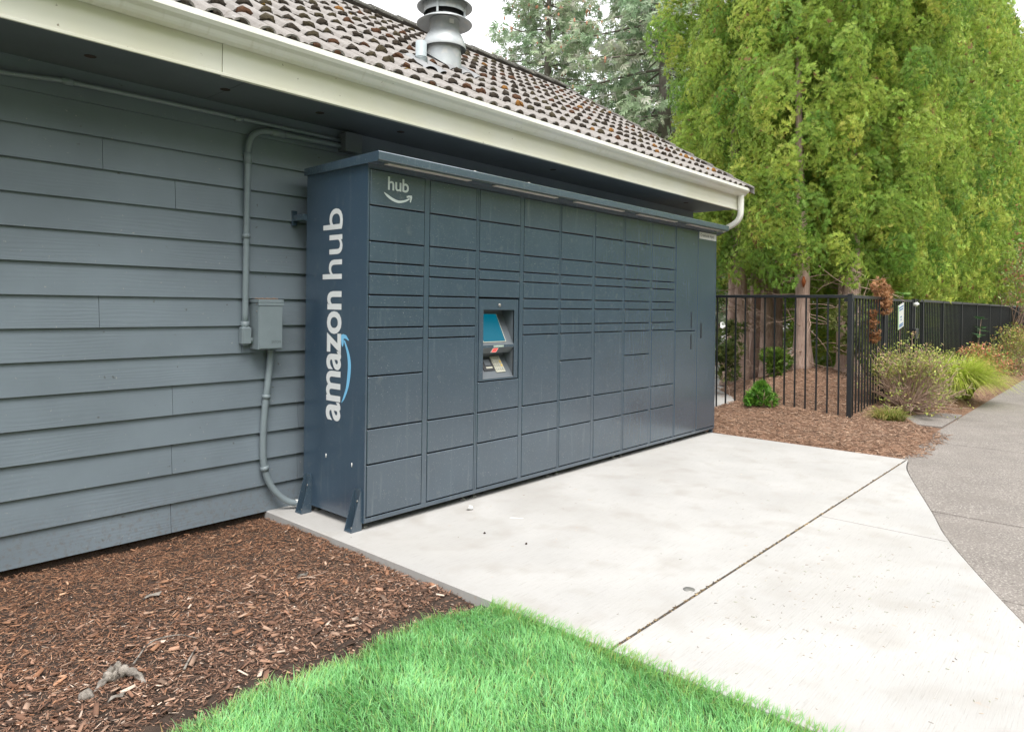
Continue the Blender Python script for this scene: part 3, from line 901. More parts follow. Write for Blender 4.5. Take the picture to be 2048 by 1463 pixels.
def flashing(x0, x1, y0, y1, skew):
    nx, ny = 22, 6
    V = []
    for j in range(ny + 1):
        for i in range(nx + 1):
            xx = x0 + (x1 - x0) * i / nx + skew * j / ny; yy = y0 + (y1 - y0) * j / ny
            d = ((((XT1 - xx) / P) % 1) - .5) / .42
            up = 0.000 + (0.034 * math.sqrt(max(0, 1 - d * d)) if abs(d) < 1 else 0)
            V.append(roof_pt(xx, yy, up))
    F = [(j * (nx + 1) + i, j * (nx + 1) + i + 1, (j + 1) * (nx + 1) + i + 1, (j + 1) * (nx + 1) + i) for j in range(ny) for i in range(nx)]
    return MB(True).add(V, F)
bld.part('pipe_flashing', flashing(.98, 1.26, .66, .92, 0), MAT['flash'])
bld.part('flue_flashing', flashing(1.52, 1.98, 1.02, 1.42, 0), MAT['flash'])

# ---- electrical things on the wall
cond = Thing('conduit', (-0.9, .775, 2.47), 'thin grey painted conduit run level under the soffit', 'conduit')
mb = MB(True); mb.tube(smooth_path([(-3.2, .768, 2.475), (-1.9, .768, 2.474), (-1.651, .768, 2.476), (-1.545, .768, 2.484), (-1.409, .768, 2.497), (-1.30, .768, 2.500), (-.831, .768, 2.503), (-.301, .768, 2.504), (.34, .768, 2.503)], 4), .0135, 10); cond.part('pipe', mb, MAT['conduit'])
for xx in (-1.36, -.42):
    mb = MB(True); mb.tube([(xx - .025, .768, 2.4985), (xx + .025, .768, 2.5005)], .0185, 10); cond.part('coupling', mb, MAT['conduit'])
jbx = Thing('junction_box', (.39, .79, 2.42), 'grey square junction box under the soffit behind the locker top', 'junction box')
mb = MB(); mb.box(.325, .455, .70, .80, 2.425, 2.55, .004); jbx.part('body', mb, MAT['trim_grey'])
mb = MB(); mb.box(.32, .46, .692, .699, 2.42, 2.555, .003); jbx.part('cover', mb, MAT['trim_grey'])
c2 = Thing('conduit', (-.36, .77, 1.08), 'grey conduit bending down the siding to the breaker box', 'conduit')
mb = MB(True); mb.tube(smooth_path([(.34, .765, 2.462), (-.05, .765, 2.461), (-.22, .765, 2.458), (-.29, .765, 2.442), (-.34, .765, 2.395), (-.357, .765, 2.32), (-.359, .765, 2.2), (-.362, .765, 1.7), (-.364, .765, 1.20)], 6), .0195, 12); c2.part('pipe', mb, MAT['conduit'])
for p0, p1 in (((-.20, .765, 2.4585), (-.11, .765, 2.4605)), ((-.357, .765, 2.23), (-.359, .765, 2.30)), ((-.3625, .765, 1.76), (-.3625, .765, 1.785)), ((-.364, .765, 1.19), (-.364, .765, 1.235))):
    mb = MB(True); mb.tube([p0, p1], .025, 12); c2.part('coupling', mb, MAT['conduit'])
mb = MB(); mb.box(-.393, -.335, .735, .797, 1.085, 1.205, .012); c2.part('elbow_body', mb, MAT['conduit'])
mb = MB(); mb.box(-.390, -.338, .728, .7345, 1.095, 1.195, .003); c2.part('elbow_cover', mb, MAT['conduit'])
mb = MB(True); mb.tube([(-.34, .765, 1.115), (-.31, .765, 1.115)], .02, 12); c2.part('nipple', mb, MAT['conduit'])
bx = Thing('breaker_box', (-.24, .79, 1.05), 'grey metal breaker box mounted on the lap siding', 'breaker box')
mb = MB(); mb.box(-.319, -.156, .676, .797, 1.058, 1.352, .003); bx.part('body', mb, MAT['conduit'])
mb = MB(); mb.box(-.324, -.151, .668, .797, 1.353, 1.374, .003); mb.box(-.324, -.151, .668, .6745, 1.335, 1.353, .001); bx.part('lid', mb, MAT['conduit'])
mb = MB(); mb.box(-.314, -.158, .671, .6755, 1.064, 1.334, .002); bx.part('door', mb, MAT['conduit'])
for (xx, zz) in ((-.322, 1.30), (-.322, 1.345)):
    mb = MB(True); mb.tube([(xx + .004, .70, zz), (xx - .001, .70, zz)], .005, 8); bx.part('screw', mb, MAT['steel'])
tx, ty, tf = text_mesh('EATON', .062, .016, offset=.01)
me_ = MB(); me_.add([(-.232 + a, .6702, 1.098 + b) for a, b in zip(tx, ty)], tf); bx.part('embossed_lettering', me_, MAT['trim_grey'])
rg = random.Random(3)
mb = MB()
for k in range(60):
    xx, yy = rg.uniform(-.31, -.16), rg.uniform(.69, .79); a = rg.uniform(0, 6.3); l = rg.uniform(.006, .02)
    mb.tube([(xx, yy, 1.377 + rg.uniform(0, .006)), (xx + l * math.cos(a), yy + l * math.sin(a), 1.377 + rg.uniform(0, .008))], .0016, 3)
single('needle_litter', mb, MAT['twig'], kind='stuff')
c3 = Thing('conduit', (-.2, .77, 0.0), 'grey flexible conduit drooping from the breaker box to the locker base', 'conduit')
mb = MB(True); mb.tube(smooth_path([(-.183, .765, 1.065), (-.185, .765, 1.02), (-.202, .765, .844), (-.224, .765, .634), (-.231, .765, .436), (-.222, .76, .288), (-.177, .745, .161), (-.10, .72, .07), (-.02, .69, .034), (.06, .67, .03)], 6), .0215, 12); c3.part('pipe', mb, MAT['conduit'])
for p0, p1 in (((-.211, .765, .76), (-.2135, .765, .735)), ((-.2235, .76, .30), (-.218, .758, .272)), ((-.184, .765, 1.03), (-.183, .765, 1.06))):
    mb = MB(True); mb.tube([p0, p1], .027, 12); c3.part('clamp', mb, MAT['conduit'])
mb = MB(True); mb.tube([(-.035, .70, .037), (.005, .68, .033)], .0245, 12); c3.part('tape_wrap', mb, MAT['plaque'])

# ================================================================== THE PARCEL LOCKER
LL, LD, LB_, LT = 4.661, 0.657, 0.045, 2.19
lk = Thing('parcel_locker', (2.33, .33, 0), 'long navy blue parcel locker with many doors against the siding', 'parcel locker')
mb = MB()
mb.box(0, .004, 0, LD, LB_, LT); sidep = lk.part('side_panel', mb, MAT['navy_side'])
mb = MB(); mb.box(LL - .004, LL, 0, LD, LB_, LT); lk.part('side_panel', mb, MAT['navy_side'])
mb = MB(); mb.box(.004, LL - .004, LD - .004, LD, LB_, LT); lk.part('back_panel', mb, MAT['navy'])
mb = MB(); mb.box(.004, LL - .004, .05, LD - .004, LB_ + .002, LB_ + .006); lk.part('floor_panel', mb, MAT['navy'])
ZB, ZT_ = 0.074, 2.163
mb = MB()
mb.box(.0005, LL - .0005, .0, .05, LB_ - .001, ZB - .004, .0015)
mb.box(.0005, LL - .0005, .0, .05, ZT_ + .004, LT - .002, .0015)
lk.part('front_rail', mb, MAT['navy'])
xc = [.0187, .4966, .9597, 1.4361, 1.8926, 2.3655, 2.8289, 3.3055, 3.7637, 4.2465]
G = 0.0045
doorw = .428
cols = []
for i in range(8):
    x0 = xc[i]; x1 = x0 + (doorw if i % 2 == 0 else .425)
    cols.append((x0, x1))
cols.append((3.7637, 4.178)); cols.append((4.232, 4.645))
# stiles
def stile(a, b_):
    m_ = MB(); m_.box(a, b_, .0, .04, ZB - .003, ZT_ + .003, .0015); lk.part('stile', m_, MAT['navy'])
stile(.0008, cols[0][0] - G)
for i in range(9):
    a, b_ = cols[i][1] + G, cols[i + 1][0] - G
    if i % 2 == 1:
        mid = (a + b_) / 2
        stile(a, mid - .0012); stile(mid + .0012, b_)
    elif i == 8:
        stile(a, b_)
    else:
        stile(a, b_)
stile(cols[9][1] + G, LL - .0008)
lin = MB(); lin.box(.01, .955, .042, .046, .07, 2.17); lin.box(1.376, LL - .01, .042, .046, .07, 2.17)
lin.box(.955, 1.376, .042, .046, .07, .82); lin.box(.955, 1.376, .042, .046, 1.405, 2.17)
lk.part('gap_shade_sheet', lin, MAT['dark'])  # near-black sheet behind the doors; the gaps' shade is put into its colour
S_TOP = [2.163, 1.948, 1.733, 1.607, 1.535, 1.41, 1.335, 1.212, 1.138]
rows = {0: S_TOP + [.92, .603, .389, .074], 1: S_TOP + [.603, .389, .074], 3: S_TOP + [.603, .389, .074], 4: S_TOP + [.92, .603, .389, .074],
        5: S_TOP + [.603, .389, .074], 6: S_TOP + [.92, .603, .389, .074], 7: S_TOP + [.603, .389, .074], 8: [2.163, 1.12, .074], 9: [2.163, .074]}
cache = {}
def door(x0, x1, z0, z1):
    wd_, hd = round(x1 - x0, 4), round(z1 - z0, 4)
    key = (wd_, hd)
    if key not in cache:
        m_ = MB(); m_.box(-wd_ / 2, wd_ / 2, 0, .02, 0, hd, .0028)
        me = new_mesh('door', m_.V, m_.F); me.materials.append(MAT['navy']); cache[key] = me
    return lk.inst('door', cache[key], ((x0 + x1) / 2, -.0025 + random.uniform(-.0006, .0006), z0), None, (random.uniform(-.0015, .0015), 0, random.uniform(-.0022, .0022)))
first = None
for i, (x0, x1) in enumerate(cols):
    rr = rows.get(i)
    if i == 2:
        segs = list(zip(S_TOP[:6][:-1], S_TOP[1:6])) + [(.818, .603), (.603, .389), (.389, .074)]
    else:
        segs = list(zip(rr[:-1], rr[1:]))
    for zt, zb in segs:
        d_ = door(x0, x1, zb + G, zt - G if zt < 2.16 else zt)
        if first is None: first = d_
# service door handle slots: proud black blocks, recess shade put into their colour
for (x0, x1, z0, z1) in ((4.081, 4.102, 1.150, 1.314), (4.081, 4.102, .93, 1.085), (4.302, 4.326, 1.042, 1.2)):
    m_ = MB(); m_.box(x0, x1, -.0045, .01, z0, z1, .0015); lk.part('slot_shade', m_, MAT['black'])
# kiosk module
KX0, KX1, KZ0, KZ1 = .9597, 1.3727, .818 + G, 1.406 - G
U = (1.003, 1.328, 1.073, 1.325); Lw = (1.003, 1.328, .835, 1.054)
kp = MB(); yf, yb = -.003, .006
for (a, b_, c, d) in ((KX0, U[0], KZ0, KZ1), (U[1], KX1, KZ0, KZ1), (U[0], U[1], U[3], KZ1), (U[0], U[1], Lw[3], U[2]), (U[0], U[1], KZ0, Lw[2])):
    kp.box(a, b_, yf, yb, c, d)
kiosk = lk.part('kiosk_panel', kp, MAT['navy'])
def recess(x0, x1, z0, z1, prof_):
    """prof_: (depth, z) line from the top edge to the bottom edge; side cheeks close it"""
    m_ = MB()
    pts = [(0.0, z1)] + prof_ + [(0.0, z0)]
    for (d0, za), (d1, zb) in zip(pts[:-1], pts[1:]):
        m_.add([(x0, yf + d0 + .0, za), (x1, yf + d0, za), (x1, yf + d1, zb), (x0, yf + d1, zb)], [(3, 2, 1, 0)])
    for xx in (x0, x1):
        m_.add([(xx, yf + d, z) for d, z in pts], [tuple(range(len(pts)))])
    return m_
lk.part('screen_recess', recess(U[0], U[1], U[2], U[3], [(.125, 1.322), (.122, 1.298), (.012, 1.085)]), MAT['bezel'], kiosk)
def on_plane(p_top, p_bot, x, t, lift=0.0):
    (d0, z0), (d1, z1) = p_top, p_bot
    d = d0 + (d1 - d0) * t; z = z0 + (z1 - z0) * t
    n = np.array([z0 - z1, d0 - d1]); n = n / np.linalg.norm(n)       # (depth, z) normal direction
    return (x, yf + d - abs(n[0]) * lift, z + abs(n[1]) * lift)
def plate(pt, pb, x0, x1, t0, t1, lift, thick=.003):
    A = [on_plane(pt, pb, x0, t0, lift), on_plane(pt, pb, x1, t0, lift), on_plane(pt, pb, x1, t1, lift), on_plane(pt, pb, x0, t1, lift)]
    B = [on_plane(pt, pb, x0, t0, lift - thick), on_plane(pt, pb, x1, t0, lift - thick), on_plane(pt, pb, x1, t1, lift - thick), on_plane(pt, pb, x0, t1, lift - thick)]
    return MB().add(A + B, [(3, 2, 1, 0), (4, 5, 6, 7), (0, 1, 5, 4), (1, 2, 6, 5), (2, 3, 7, 6), (3, 0, 4, 7)])
pt, pb = (.122, 1.298), (.012, 1.085)
lk.part('screen_frame', plate(pt, pb, 1.018, 1.258, .02, .97, .004, .004), MAT['keypad'], kiosk)
lk.part('screen', plate(pt, pb, 1.024, 1.250, .04, .945, .006, .003), MAT['screen'], kiosk)
lk.part('keypad_recess', recess(Lw[0], Lw[1], Lw[2], Lw[3], [(.035, 1.012), (.105, 1.005), (.105, .985), (.008, .842)]), MAT['bezel'], kiosk)
pt2, pb2 = (.105, .985), (.008, .842)
lk.part('card_reader', plate(pt2, pb2, 1.055, 1.165, .08, .70, .006, .006), MAT['black'], kiosk)
lk.part('reader_window', plate(pt2, pb2, 1.085, 1.145, .18, .45, .0075, .001), MAT['bezel'], kiosk)
lk.part('reader_label', plate(pt2, pb2, 1.085, 1.150, .52, .60, .0075, .001), MAT['keypad'], kiosk)
kpad = lk.part('keypad', plate(pt2, pb2, 1.172, 1.268, .04, .80, .007, .007), MAT['keypad'], kiosk)
for r in range(4):
    for c in range(4):
        x0 = 1.180 + c * .0215; t0 = .09 + r * .175
        lk.part('key', plate(pt2, pb2, x0, x0 + .015, t0, t0 + .11, .0105, .0035), MAT['yellow'] if (c == 3 and r in (1, 2)) else MAT['key'], kiosk)
ps, pe = (0.0, 1.054), (.035, 1.012)
def front_plate(x0, x1, t0, t1, lift):
    P_ = []
    for (x_, t) in ((x0, t0), (x1, t0), (x1, t1), (x0, t1)):
        d = ps[0] + (pe[0] - ps[0]) * t; z = ps[1] + (pe[1] - ps[1]) * t
        P_.append((x_, yf + d - .77 * lift, z - .64 * lift))
    return MB().add(P_, [(3, 2, 1, 0)])
lk.part('scanner_frame', front_plate(1.105, 1.168, .06, .86, .001), MAT['plaque'], kiosk)
lk.part('scanner_window', front_plate(1.118, 1.160, .14, .74, .002), MAT['scanner'], kiosk)
m_ = MB(); m_.box(1.112, 1.218, yf - .001, yf + .001, 1.057, 1.070); lk.part('sticker', m_, MAT['sticker'], kiosk)
m_ = MB(True); m_.lathe([(.001, 0), (.008, .001), (.012, .005), (.0125, .010), (.012, .012)], 0, 0, 16)
m_.V = [(1.168 + v[0], yf + .003 - v[2] * 0 - (.012 - v[2]), 1.358 + v[1]) for v in m_.V]
lk.part('camera_dome', m_, MAT['steel'], kiosk)
# canopy
cp = MB()
cp.prism([(-.128, 2.197), (-.131, 2.200), (-.131, 2.243), (-.124, 2.250), (.66, 2.236), (.66, 2.19), (-.12, 2.19), (-.12, 2.197)][::-1], 0, -.022, LL + .022)
can = lk.part('canopy', cp, MAT['navy'])
for k in range(5):
    a = .06 + .938 * k
    m_ = MB(); m_.box(a, min(a + .70, LL - .02), -.114, -.075, 2.184, 2.1895, .001); lk.part('light_strip', m_, MAT['strip'], can)
for xx in (.85, 1.42):
    m_ = MB(True); m_.tube([(xx, -.05, 2.24), (xx, -.05, 2.272)], .012, 10); lk.part('lifting_bolt', m_, MAT['steel'], can)
m_ = MB(); m_.box(.0, LL, 0.0005, .655, 2.186, 2.192); lk.part('top_panel', m_, MAT['navy'])
# feet
for xx in (.05, .88, .99, 1.82, 1.93, 2.76, 2.87, 3.70, 3.81, 4.56):
    for yy in (.06, .58):
        m_ = MB(True); m_.lathe([(.001, .001), (.024, .001), (.025, .008), (.012, .014), (.008, .016), (.008, .06)], xx, yy, 14); lk.part('levelling_foot', m_, MAT['steel'])
m_ = MB(); m_.box(LL - .035, LL - .003, .01, .05, .0, .05); lk.part('anchor_leg', m_, MAT['navy'])
# anchor brackets on the left side
def bracket(y0):
    m_ = MB(); w2 = .036
    m_.box(-.078, -.001, y0 - w2, y0 + w2, .0005, .006)
    m_.box(-.006, -.001, y0 - w2 * .8, y0 + w2 * .8, .006, .245)
    for yy in (y0 - w2, y0 + w2 - .005):
        m_.prism([(-.076, .006), (-.001, .006), (-.001, .235), (-.012, .235)], 1, yy, yy + .005)
    b_ = lk.part('anchor_bracket', m_, MAT['navy'])
    for zz in (.11, .17):
        q = MB(True); q.tube([(-.007, y0, zz), (-.013, y0, zz)], .007, 8); lk.part('bolt', q, MAT['steel'], b_)
    q = MB(True); q.tube([(-.045, y0, .006), (-.045, y0, .022)], .009, 6); lk.part('anchor_bolt', q, MAT['steel'], b_)
bracket(.052); bracket(.592)
for (yy, zz) in ((.125, .375), (.40, .39)):
    q = MB(True); q.tube([(.001, yy, zz - .012), (.001, yy, zz), (.001, yy, zz + .012)], .0035, 8)
    q.V = [(v[0] - .001, y_, v[2]) for v, y_ in zip(q.V, [v[1] for v in q.V])]
    lk.part('hole_plug', q, MAT['plaque'], sidep)
# lettering on the side: reads upwards, letter tops towards the wall
tx, ty, tf = text_mesh('amazon', .811, .158, offset=.022, spacing=.97)
q = MB().add([(-.0012, .250 + b, .621 + a) for a, b in zip(tx, ty)], tf); lk.part('lettering', q, MAT['white'], sidep, label='white bold word amazon')
tx, ty, tf = text_mesh('hub', .443, .212, offset=.006)
q = MB().add([(-.0012, .250 + b, 1.508 + a) for a, b in zip(tx, ty)], tf); lk.part('lettering', q, MAT['white'], sidep, label='white light word hub')
def flat_poly(pts, fn):
    V = [fn(a, b) for a, b in pts]
    return V
sm_out = smooth_path([(.741, .237), (.776, .203), (.856, .163), (.967, .145), (1.046, .162), (1.130, .211)], 5)
sm_in = smooth_path([(.744, .240), (.79, .216), (.853, .191), (.965, .177), (1.045, .187), (1.126, .223)], 5)
q = MB(); n = len(sm_out)
q.add([(-.0014, b, a) for a, b in sm_out] + [(-.0014, b, a) for a, b in sm_in], [(i, i + 1, n + i + 1, n + i) for i in range(n - 1)])
hd = [(1.161, .252), (1.167, .229), (1.161, .198), (1.132, .169), (1.128, .175), (1.139, .203), (1.139, .224), (1.109, .223), (1.086, .233), (1.098, .245), (1.133, .253)]
q.add([(-.0014, b, a) for a, b in hd], [(1, 2, 3, 4, 5, 6), (0, 1, 6, 10), (6, 7, 8, 9, 10)])
lk.part('smile_arrow', q, MAT['skyblue'], sidep, label='light blue curved arrow')
# hub mark on the first door
tx, ty, tf = text_mesh('hub', .165, .082, offset=.016, spacing=.95)
yd = -.0046
q = MB().add([(.146 + a, yd, 2.054 + b) for a, b in zip(tx, ty)], tf); lk.part('lettering', q, MAT['palehub'], first)
so_ = smooth_path([(.1159, 2.0342), (.1402, 2.0106), (.1828, 1.9906), (.2311, 1.9829), (.2854, 1.9961), (.3205, 2.0158)], 4)
si_ = smooth_path([(.1185, 2.0362), (.1452, 2.0254), (.1825, 2.0091), (.2308, 1.9981), (.2797, 2.0074), (.3159, 2.0239)], 4)
q = MB(); n = len(so_)
q.add([(a, yd, b) for a, b in so_] + [(a, yd, b) for a, b in si_], [(i, i + 1, n + i + 1, n + i) for i in range(n - 1)])
hh = [(.2936, 2.0332), (.3123, 2.0398), (.3368, 2.0412), (.3382, 2.0267), (.3275, 1.9968), (.3197, 1.9985), (.3237, 2.0206), (.3192, 2.0269), (.2949, 2.023)]
q.add([(a, yd - .0002, b) for a, b in hh], [(0, 8, 7, 1), (1, 7, 3, 2), (7, 6, 3), (6, 5, 4, 3)])
lk.part('smile_arrow', q, MAT['palehub'], first)
# name plate
npl = MB(); npl.box(4.25, 4.64, -.0060, -.0026, 2.087, 2.158); 
plq = lk.part('name_plate', npl, MAT['plaque'])
tx, ty, tf = text_mesh('Creekside Apts', .315, .042, offset=.004)
q = MB().add([(4.268 + a, -.0066, 2.101 + b) for a, b in zip(tx, ty)], tf); lk.part('lettering', q, MAT['ink'], plq)

# tie bracket between locker and wall
tb = MB(); tb.box(-.03, .003, .655, .80, 1.90, 1.94); tb.box(-.035, .0, .775, .79, 1.87, 1.97)
lk.part('wall_tie', tb, MAT['navy'])

# ================================================================== FENCE
FX, FY, FT = 6.42, -0.88, 1.535
def picket_mesh(z0):
    m_ = MB(); m_.box(-.0085, .0085, -.0085, .0085, 0, FT - .03 - z0)
    me = new_mesh('picket', m_.V, m_.F); me.materials.append(MAT['fence']); return me
pm = picket_mesh(-.1)
fy = Thing('iron_fence', (FX, 0.8, 0), 'short black iron fence run behind the locker end, mulch at its foot', 'fence')
m_ = MB(); m_.box(FX - .019, FX + .019, FY + .022, 3.2, FT - .035, FT + .003, .003); fy.part('top_rail', m_, MAT['fence'])
m_ = MB(); m_.box(FX - .014, FX + .014, FY + .022, 3.2, -.02, .008, .002); fy.part('bottom_rail', m_, MAT['fence'])
for k in range(31):
    fy.inst('picket', pm, (FX, -.756 + .1305 * k, -.07), None, (0, random.uniform(-.003, .003), 0))
fx = Thing('iron_fence', (10, FY, 0), 'long black iron picket fence running beside the sidewalk under the hedge', 'fence')
m_ = MB(); m_.box(FX - .026, FX + .026, FY - .026, FY + .026, -.05, FT + .006, .003); fx.part('corner_post', m_, MAT['fence'])
m_ = MB(); m_.box(FX - .03, FX + .03, FY - .03, FY + .03, FT + .0062, FT + .016, .003); fx.part('post_cap', m_, MAT['fence'])
m_ = MB(); m_.box(FX - .005, FX + .03, FY - .03, FY + .07, FT - .075, FT - .04); fx.part('rail_clip', m_, MAT['fence'])
def xrails(a, b_):
    for (z0, z1, h) in ((FT - .035, FT + .003, .019), (.0, .028, .014)):
        m_ = MB(); m_.box(a, b_, FY - h, FY + h, z0, z1, .002); fx.part('rail', m_, MAT['fence'])
xrails(FX + .026, 7.87); xrails(9.66, 46)
posts = [7.90, 9.63] + [10.2, 11.8] + [13.58 + 1.77 * k for k in range(18)]
for xx in posts:
    m_ = MB(); m_.box(xx - .024, xx + .024, FY - .0245, FY + .0245, -.05, FT + .004, .002); fx.part('post', m_, MAT['fence'])
k, xx = 0, FX + .13
far = MB()
while xx < 45.8:
    if not (7.83 < xx < 9.70) and min(abs(xx - p) for p in posts) > .05:
        if k < 220:
            fx.inst('picket', pm, (xx, FY, -.07), None, (0, 0, 0)); k += 1
        else:
            far.box(xx - .0085, xx + .0085, FY - .0085, FY + .0085, -.07, FT - .03)
    xx += .1275
fx.part('far_pickets', far, MAT['fence'], kind='stuff')
gt = Thing('iron_gate', (8.75, FY, 0), 'black iron picket gate with latch box and hanging notice', 'gate')
for xx in (8.005, 9.50):
    m_ = MB(); m_.box(xx - .022, xx + .022, FY - .020, FY + .020, .06, FT - .01, .002); gt.part('gate_stile', m_, MAT['fence'])
for (z0, z1) in ((FT - .045, FT - .011), (.08, .11)):
    m_ = MB(); m_.box(8.027, 9.478, FY - .015, FY + .015, z0, z1, .002); gt.part('gate_rail', m_, MAT['fence'])
for k in range(11):
    gt.inst('picket', pm, (8.13 + .1235 * k, FY, -.04 + .12), None, (0, 0, 0)).scale = (1, 1, .88)
m_ = MB(); m_.box(9.42, 9.62, FY - .075, FY - .021, .93, 1.09, .004); gt.part('latch_box', m_, MAT['fence'])
# entry lamp on the gate post
m_ = MB(True); m_.tube([(9.45, -.915, 1.455), (9.45, -.96, 1.455), (9.45, -.975, 1.44)], [.02, .038, .03], 14)
single('gate_lamp', m_, MAT['plaque'], 'small white dome lamp fixed beside the iron gate latch', 'lamp')
# hanging notice
sg = Thing('notice_board', (8.58, -.95, 1.0), 'tilted white notice tied to the black iron gate', 'sign')
def notice(x0, x1, z0, z1, y):
    def P_(x_, z_): return (x_, y, z_ + (x_ - 8.35) * .17)
    return MB().add([P_(x0, z0), P_(x1, z0), P_(x1, z1), P_(x0, z1)] + [(v[0], v[1] + .006, v[2]) for v in (P_(x0, z0), P_(x1, z0), P_(x1, z1), P_(x0, z1))],
                    [(0, 1, 2, 3), (7, 6, 5, 4), (0, 4, 5, 1), (1, 5, 6, 2), (2, 6, 7, 3), (3, 7, 4, 0)])
sg.part('panel', notice(8.48, 8.80, 1.06, 1.40, -.93), MAT['plaque'])
sg.part('edge_band', notice(8.475, 8.492, 1.06, 1.40, -.934), MAT['greensign'])
for zz, a in ((1.36, .25), (1.325, .2), (1.22, .08), (1.18, .05), (1.115, .22), (1.09, .2)):
    sg.part('print_line', notice(8.64 - a / 2, 8.64 + a / 2, zz - .009, zz + .009, -.932), MAT['bluesign'])

# ================================================================== PLANTS
FROND = []
def kite(bx_, by_, a, l, wd_):
    c, s = math.cos(a), math.sin(a)
    return [(bx_, by_, 0), (bx_ + c * l * .55 - s * wd_, by_ + s * l * .55 + c * wd_, 0), (bx_ + c * l, by_ + s * l, 0), (bx_ + c * l * .55 + s * wd_, by_ + s * l * .55 - c * wd_, 0)]
for args in ((0, 0, 0, 1, .10), (.12, 0, .85, .55, .085), (.12, 0, -.85, .55, .085), (.36, 0, .75, .52, .08), (.36, 0, -.75, .52, .08), (.62, 0, .65, .36, .07), (.62, 0, -.65, .36, .07)):
    FROND += kite(*args)
FROND = np.array(FROND)
SPRAY = []
for i_, a_ in enumerate(np.linspace(-1.0, 1.0, 7)):
    SPRAY += kite(.05 * abs(i_ - 3), 0, a_, (1.0, .72, .95, .8)[i_ % 4] * (1 - .12 * abs(a_)), .068)
SPRAY = np.array(SPRAY)
SPRAY[:, 2] = -.25 * SPRAY[:, 0] ** 2 - .2 * SPRAY[:, 1] ** 2 + .04 * np.sin(np.arange(len(SPRAY)) * 2.1)
FROND[:, 2] = -.22 * FROND[:, 0] ** 2 - .35 * FROND[:, 1] ** 2
LEAF = np.array([(0, 0, 0), (.5, .26, .03), (1, 0, -.08), (.5, -.26, .03)])

def scatter(T, pos, d, nrm, s, col, tip=1.25):
    N = len(pos); m = len(T)
    d = d / (np.linalg.norm(d, axis=1)[:, None] + 1e-9)
    nrm = nrm - d * (nrm * d).sum(1)[:, None]; nrm /= np.linalg.norm(nrm, axis=1)[:, None] + 1e-9
    y = np.cross(nrm, d)
    V = pos[:, None] + s[:, None, None] * (T[None, :, :1] * d[:, None] + T[None, :, 1:2] * y[:, None] + T[None, :, 2:3] * nrm[:, None])
    F = np.arange(N * m).reshape(-1, 4)
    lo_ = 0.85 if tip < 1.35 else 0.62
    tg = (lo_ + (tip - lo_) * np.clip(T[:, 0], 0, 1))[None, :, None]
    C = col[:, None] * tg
    return V.reshape(-1, 3), F, C.reshape(-1, 3)

def unit(rng, n):
    v = rng.normal(size=(n, 3)); return v / np.linalg.norm(v, axis=1)[:, None]

def thuja_crown(seed, H, Rm, zlo, nb, per, size=.130):
    rng = np.random.default_rng(seed)
    Ps, Ds, Ns, Ss, Cs = [], [], [], [], []
    ga = 2.39996
    up = np.array([0, 0, 1.0])
    for i in range(nb):
        f = ((i + .5) / nb) ** 0.95
        z = zlo + (H - zlo) * f + rng.normal(0, .12)
        th = i * ga + rng.normal(0, .25)
        fz = max(0.0, (z - zlo) / (H - zlo))
        prof_ = (0.66 + .38 * min(1, fz * 2.4)) * (1 - max(0, (fz - .74) / .26) ** 1.6 * .92)
        lump = 1 + .10 * math.sin(5 * th + seed + z * .5) + .10 * math.sin(2 * th - 1.3 * z + seed * 2) + .09 * math.sin(6 * th + 3.4 * z)
        r = Rm * prof_ * lump * rng.choice([1.05, .84, .58], p=[.54, .28, .18]) * rng.uniform(.94, 1.06)
        out = np.array([math.cos(th), math.sin(th), 0])
        c = out * r + up * z
        bd = out * .8 + up * rng.uniform(.25, .7); bd /= np.linalg.norm(bd)
        rad = rng.uniform(.19, .36) * (0.75 + .25 * (1 - fz))
        n = int(per * rng.uniform(.8, 1.2) * (rad / .27) ** 1.6)
        u = unit(rng, int(n * 1.6)); u = u[(u @ bd) > -.45][:n]; n = len(u)
        rr = rng.uniform(.55, 1, n) ** .6
        el = 1 + .35 * np.clip((u @ bd), 0, 1)
        p = c + u * (rr * rad * el)[:, None] * np.array([1.0, 1.0, 1.12])
        tang = unit(rng, n); tang -= u * (tang * u).sum(1)[:, None]
        d = .62 * u + .40 * tang + .55 * up + .15 * bd
        nr = (.85 * u + .35 * out) * np.array([1, 1, .7]) + .40 * unit(rng, n) + .22 * up
        yel = np.clip(rng.normal(.50, .26), 0, 1)
        g = np.array([.17, .31, .055]) * (1 - yel) + np.array([.50, .60, .11]) * yel
        cc = g * (1 + rng.normal(0, .18, (n, 1))) * (1 + rng.normal(0, .05, (n, 3)))
        br = rng.uniform(0, 1, n) < (.10 if rng.uniform() < .05 else .008)
        cc[br] = (.30, .17, .08)
        Ps.append(p); Ds.append(d); Ns.append(nr); Ss.append(rng.uniform(.7, 1.3, n) * size); Cs.append(np.clip(cc, .01, .6))
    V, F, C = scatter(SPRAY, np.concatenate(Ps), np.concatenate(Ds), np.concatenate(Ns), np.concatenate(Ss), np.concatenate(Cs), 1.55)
    me = new_mesh('crown', V, F, C)
    me.materials.append(MAT['leaf'])
    return me

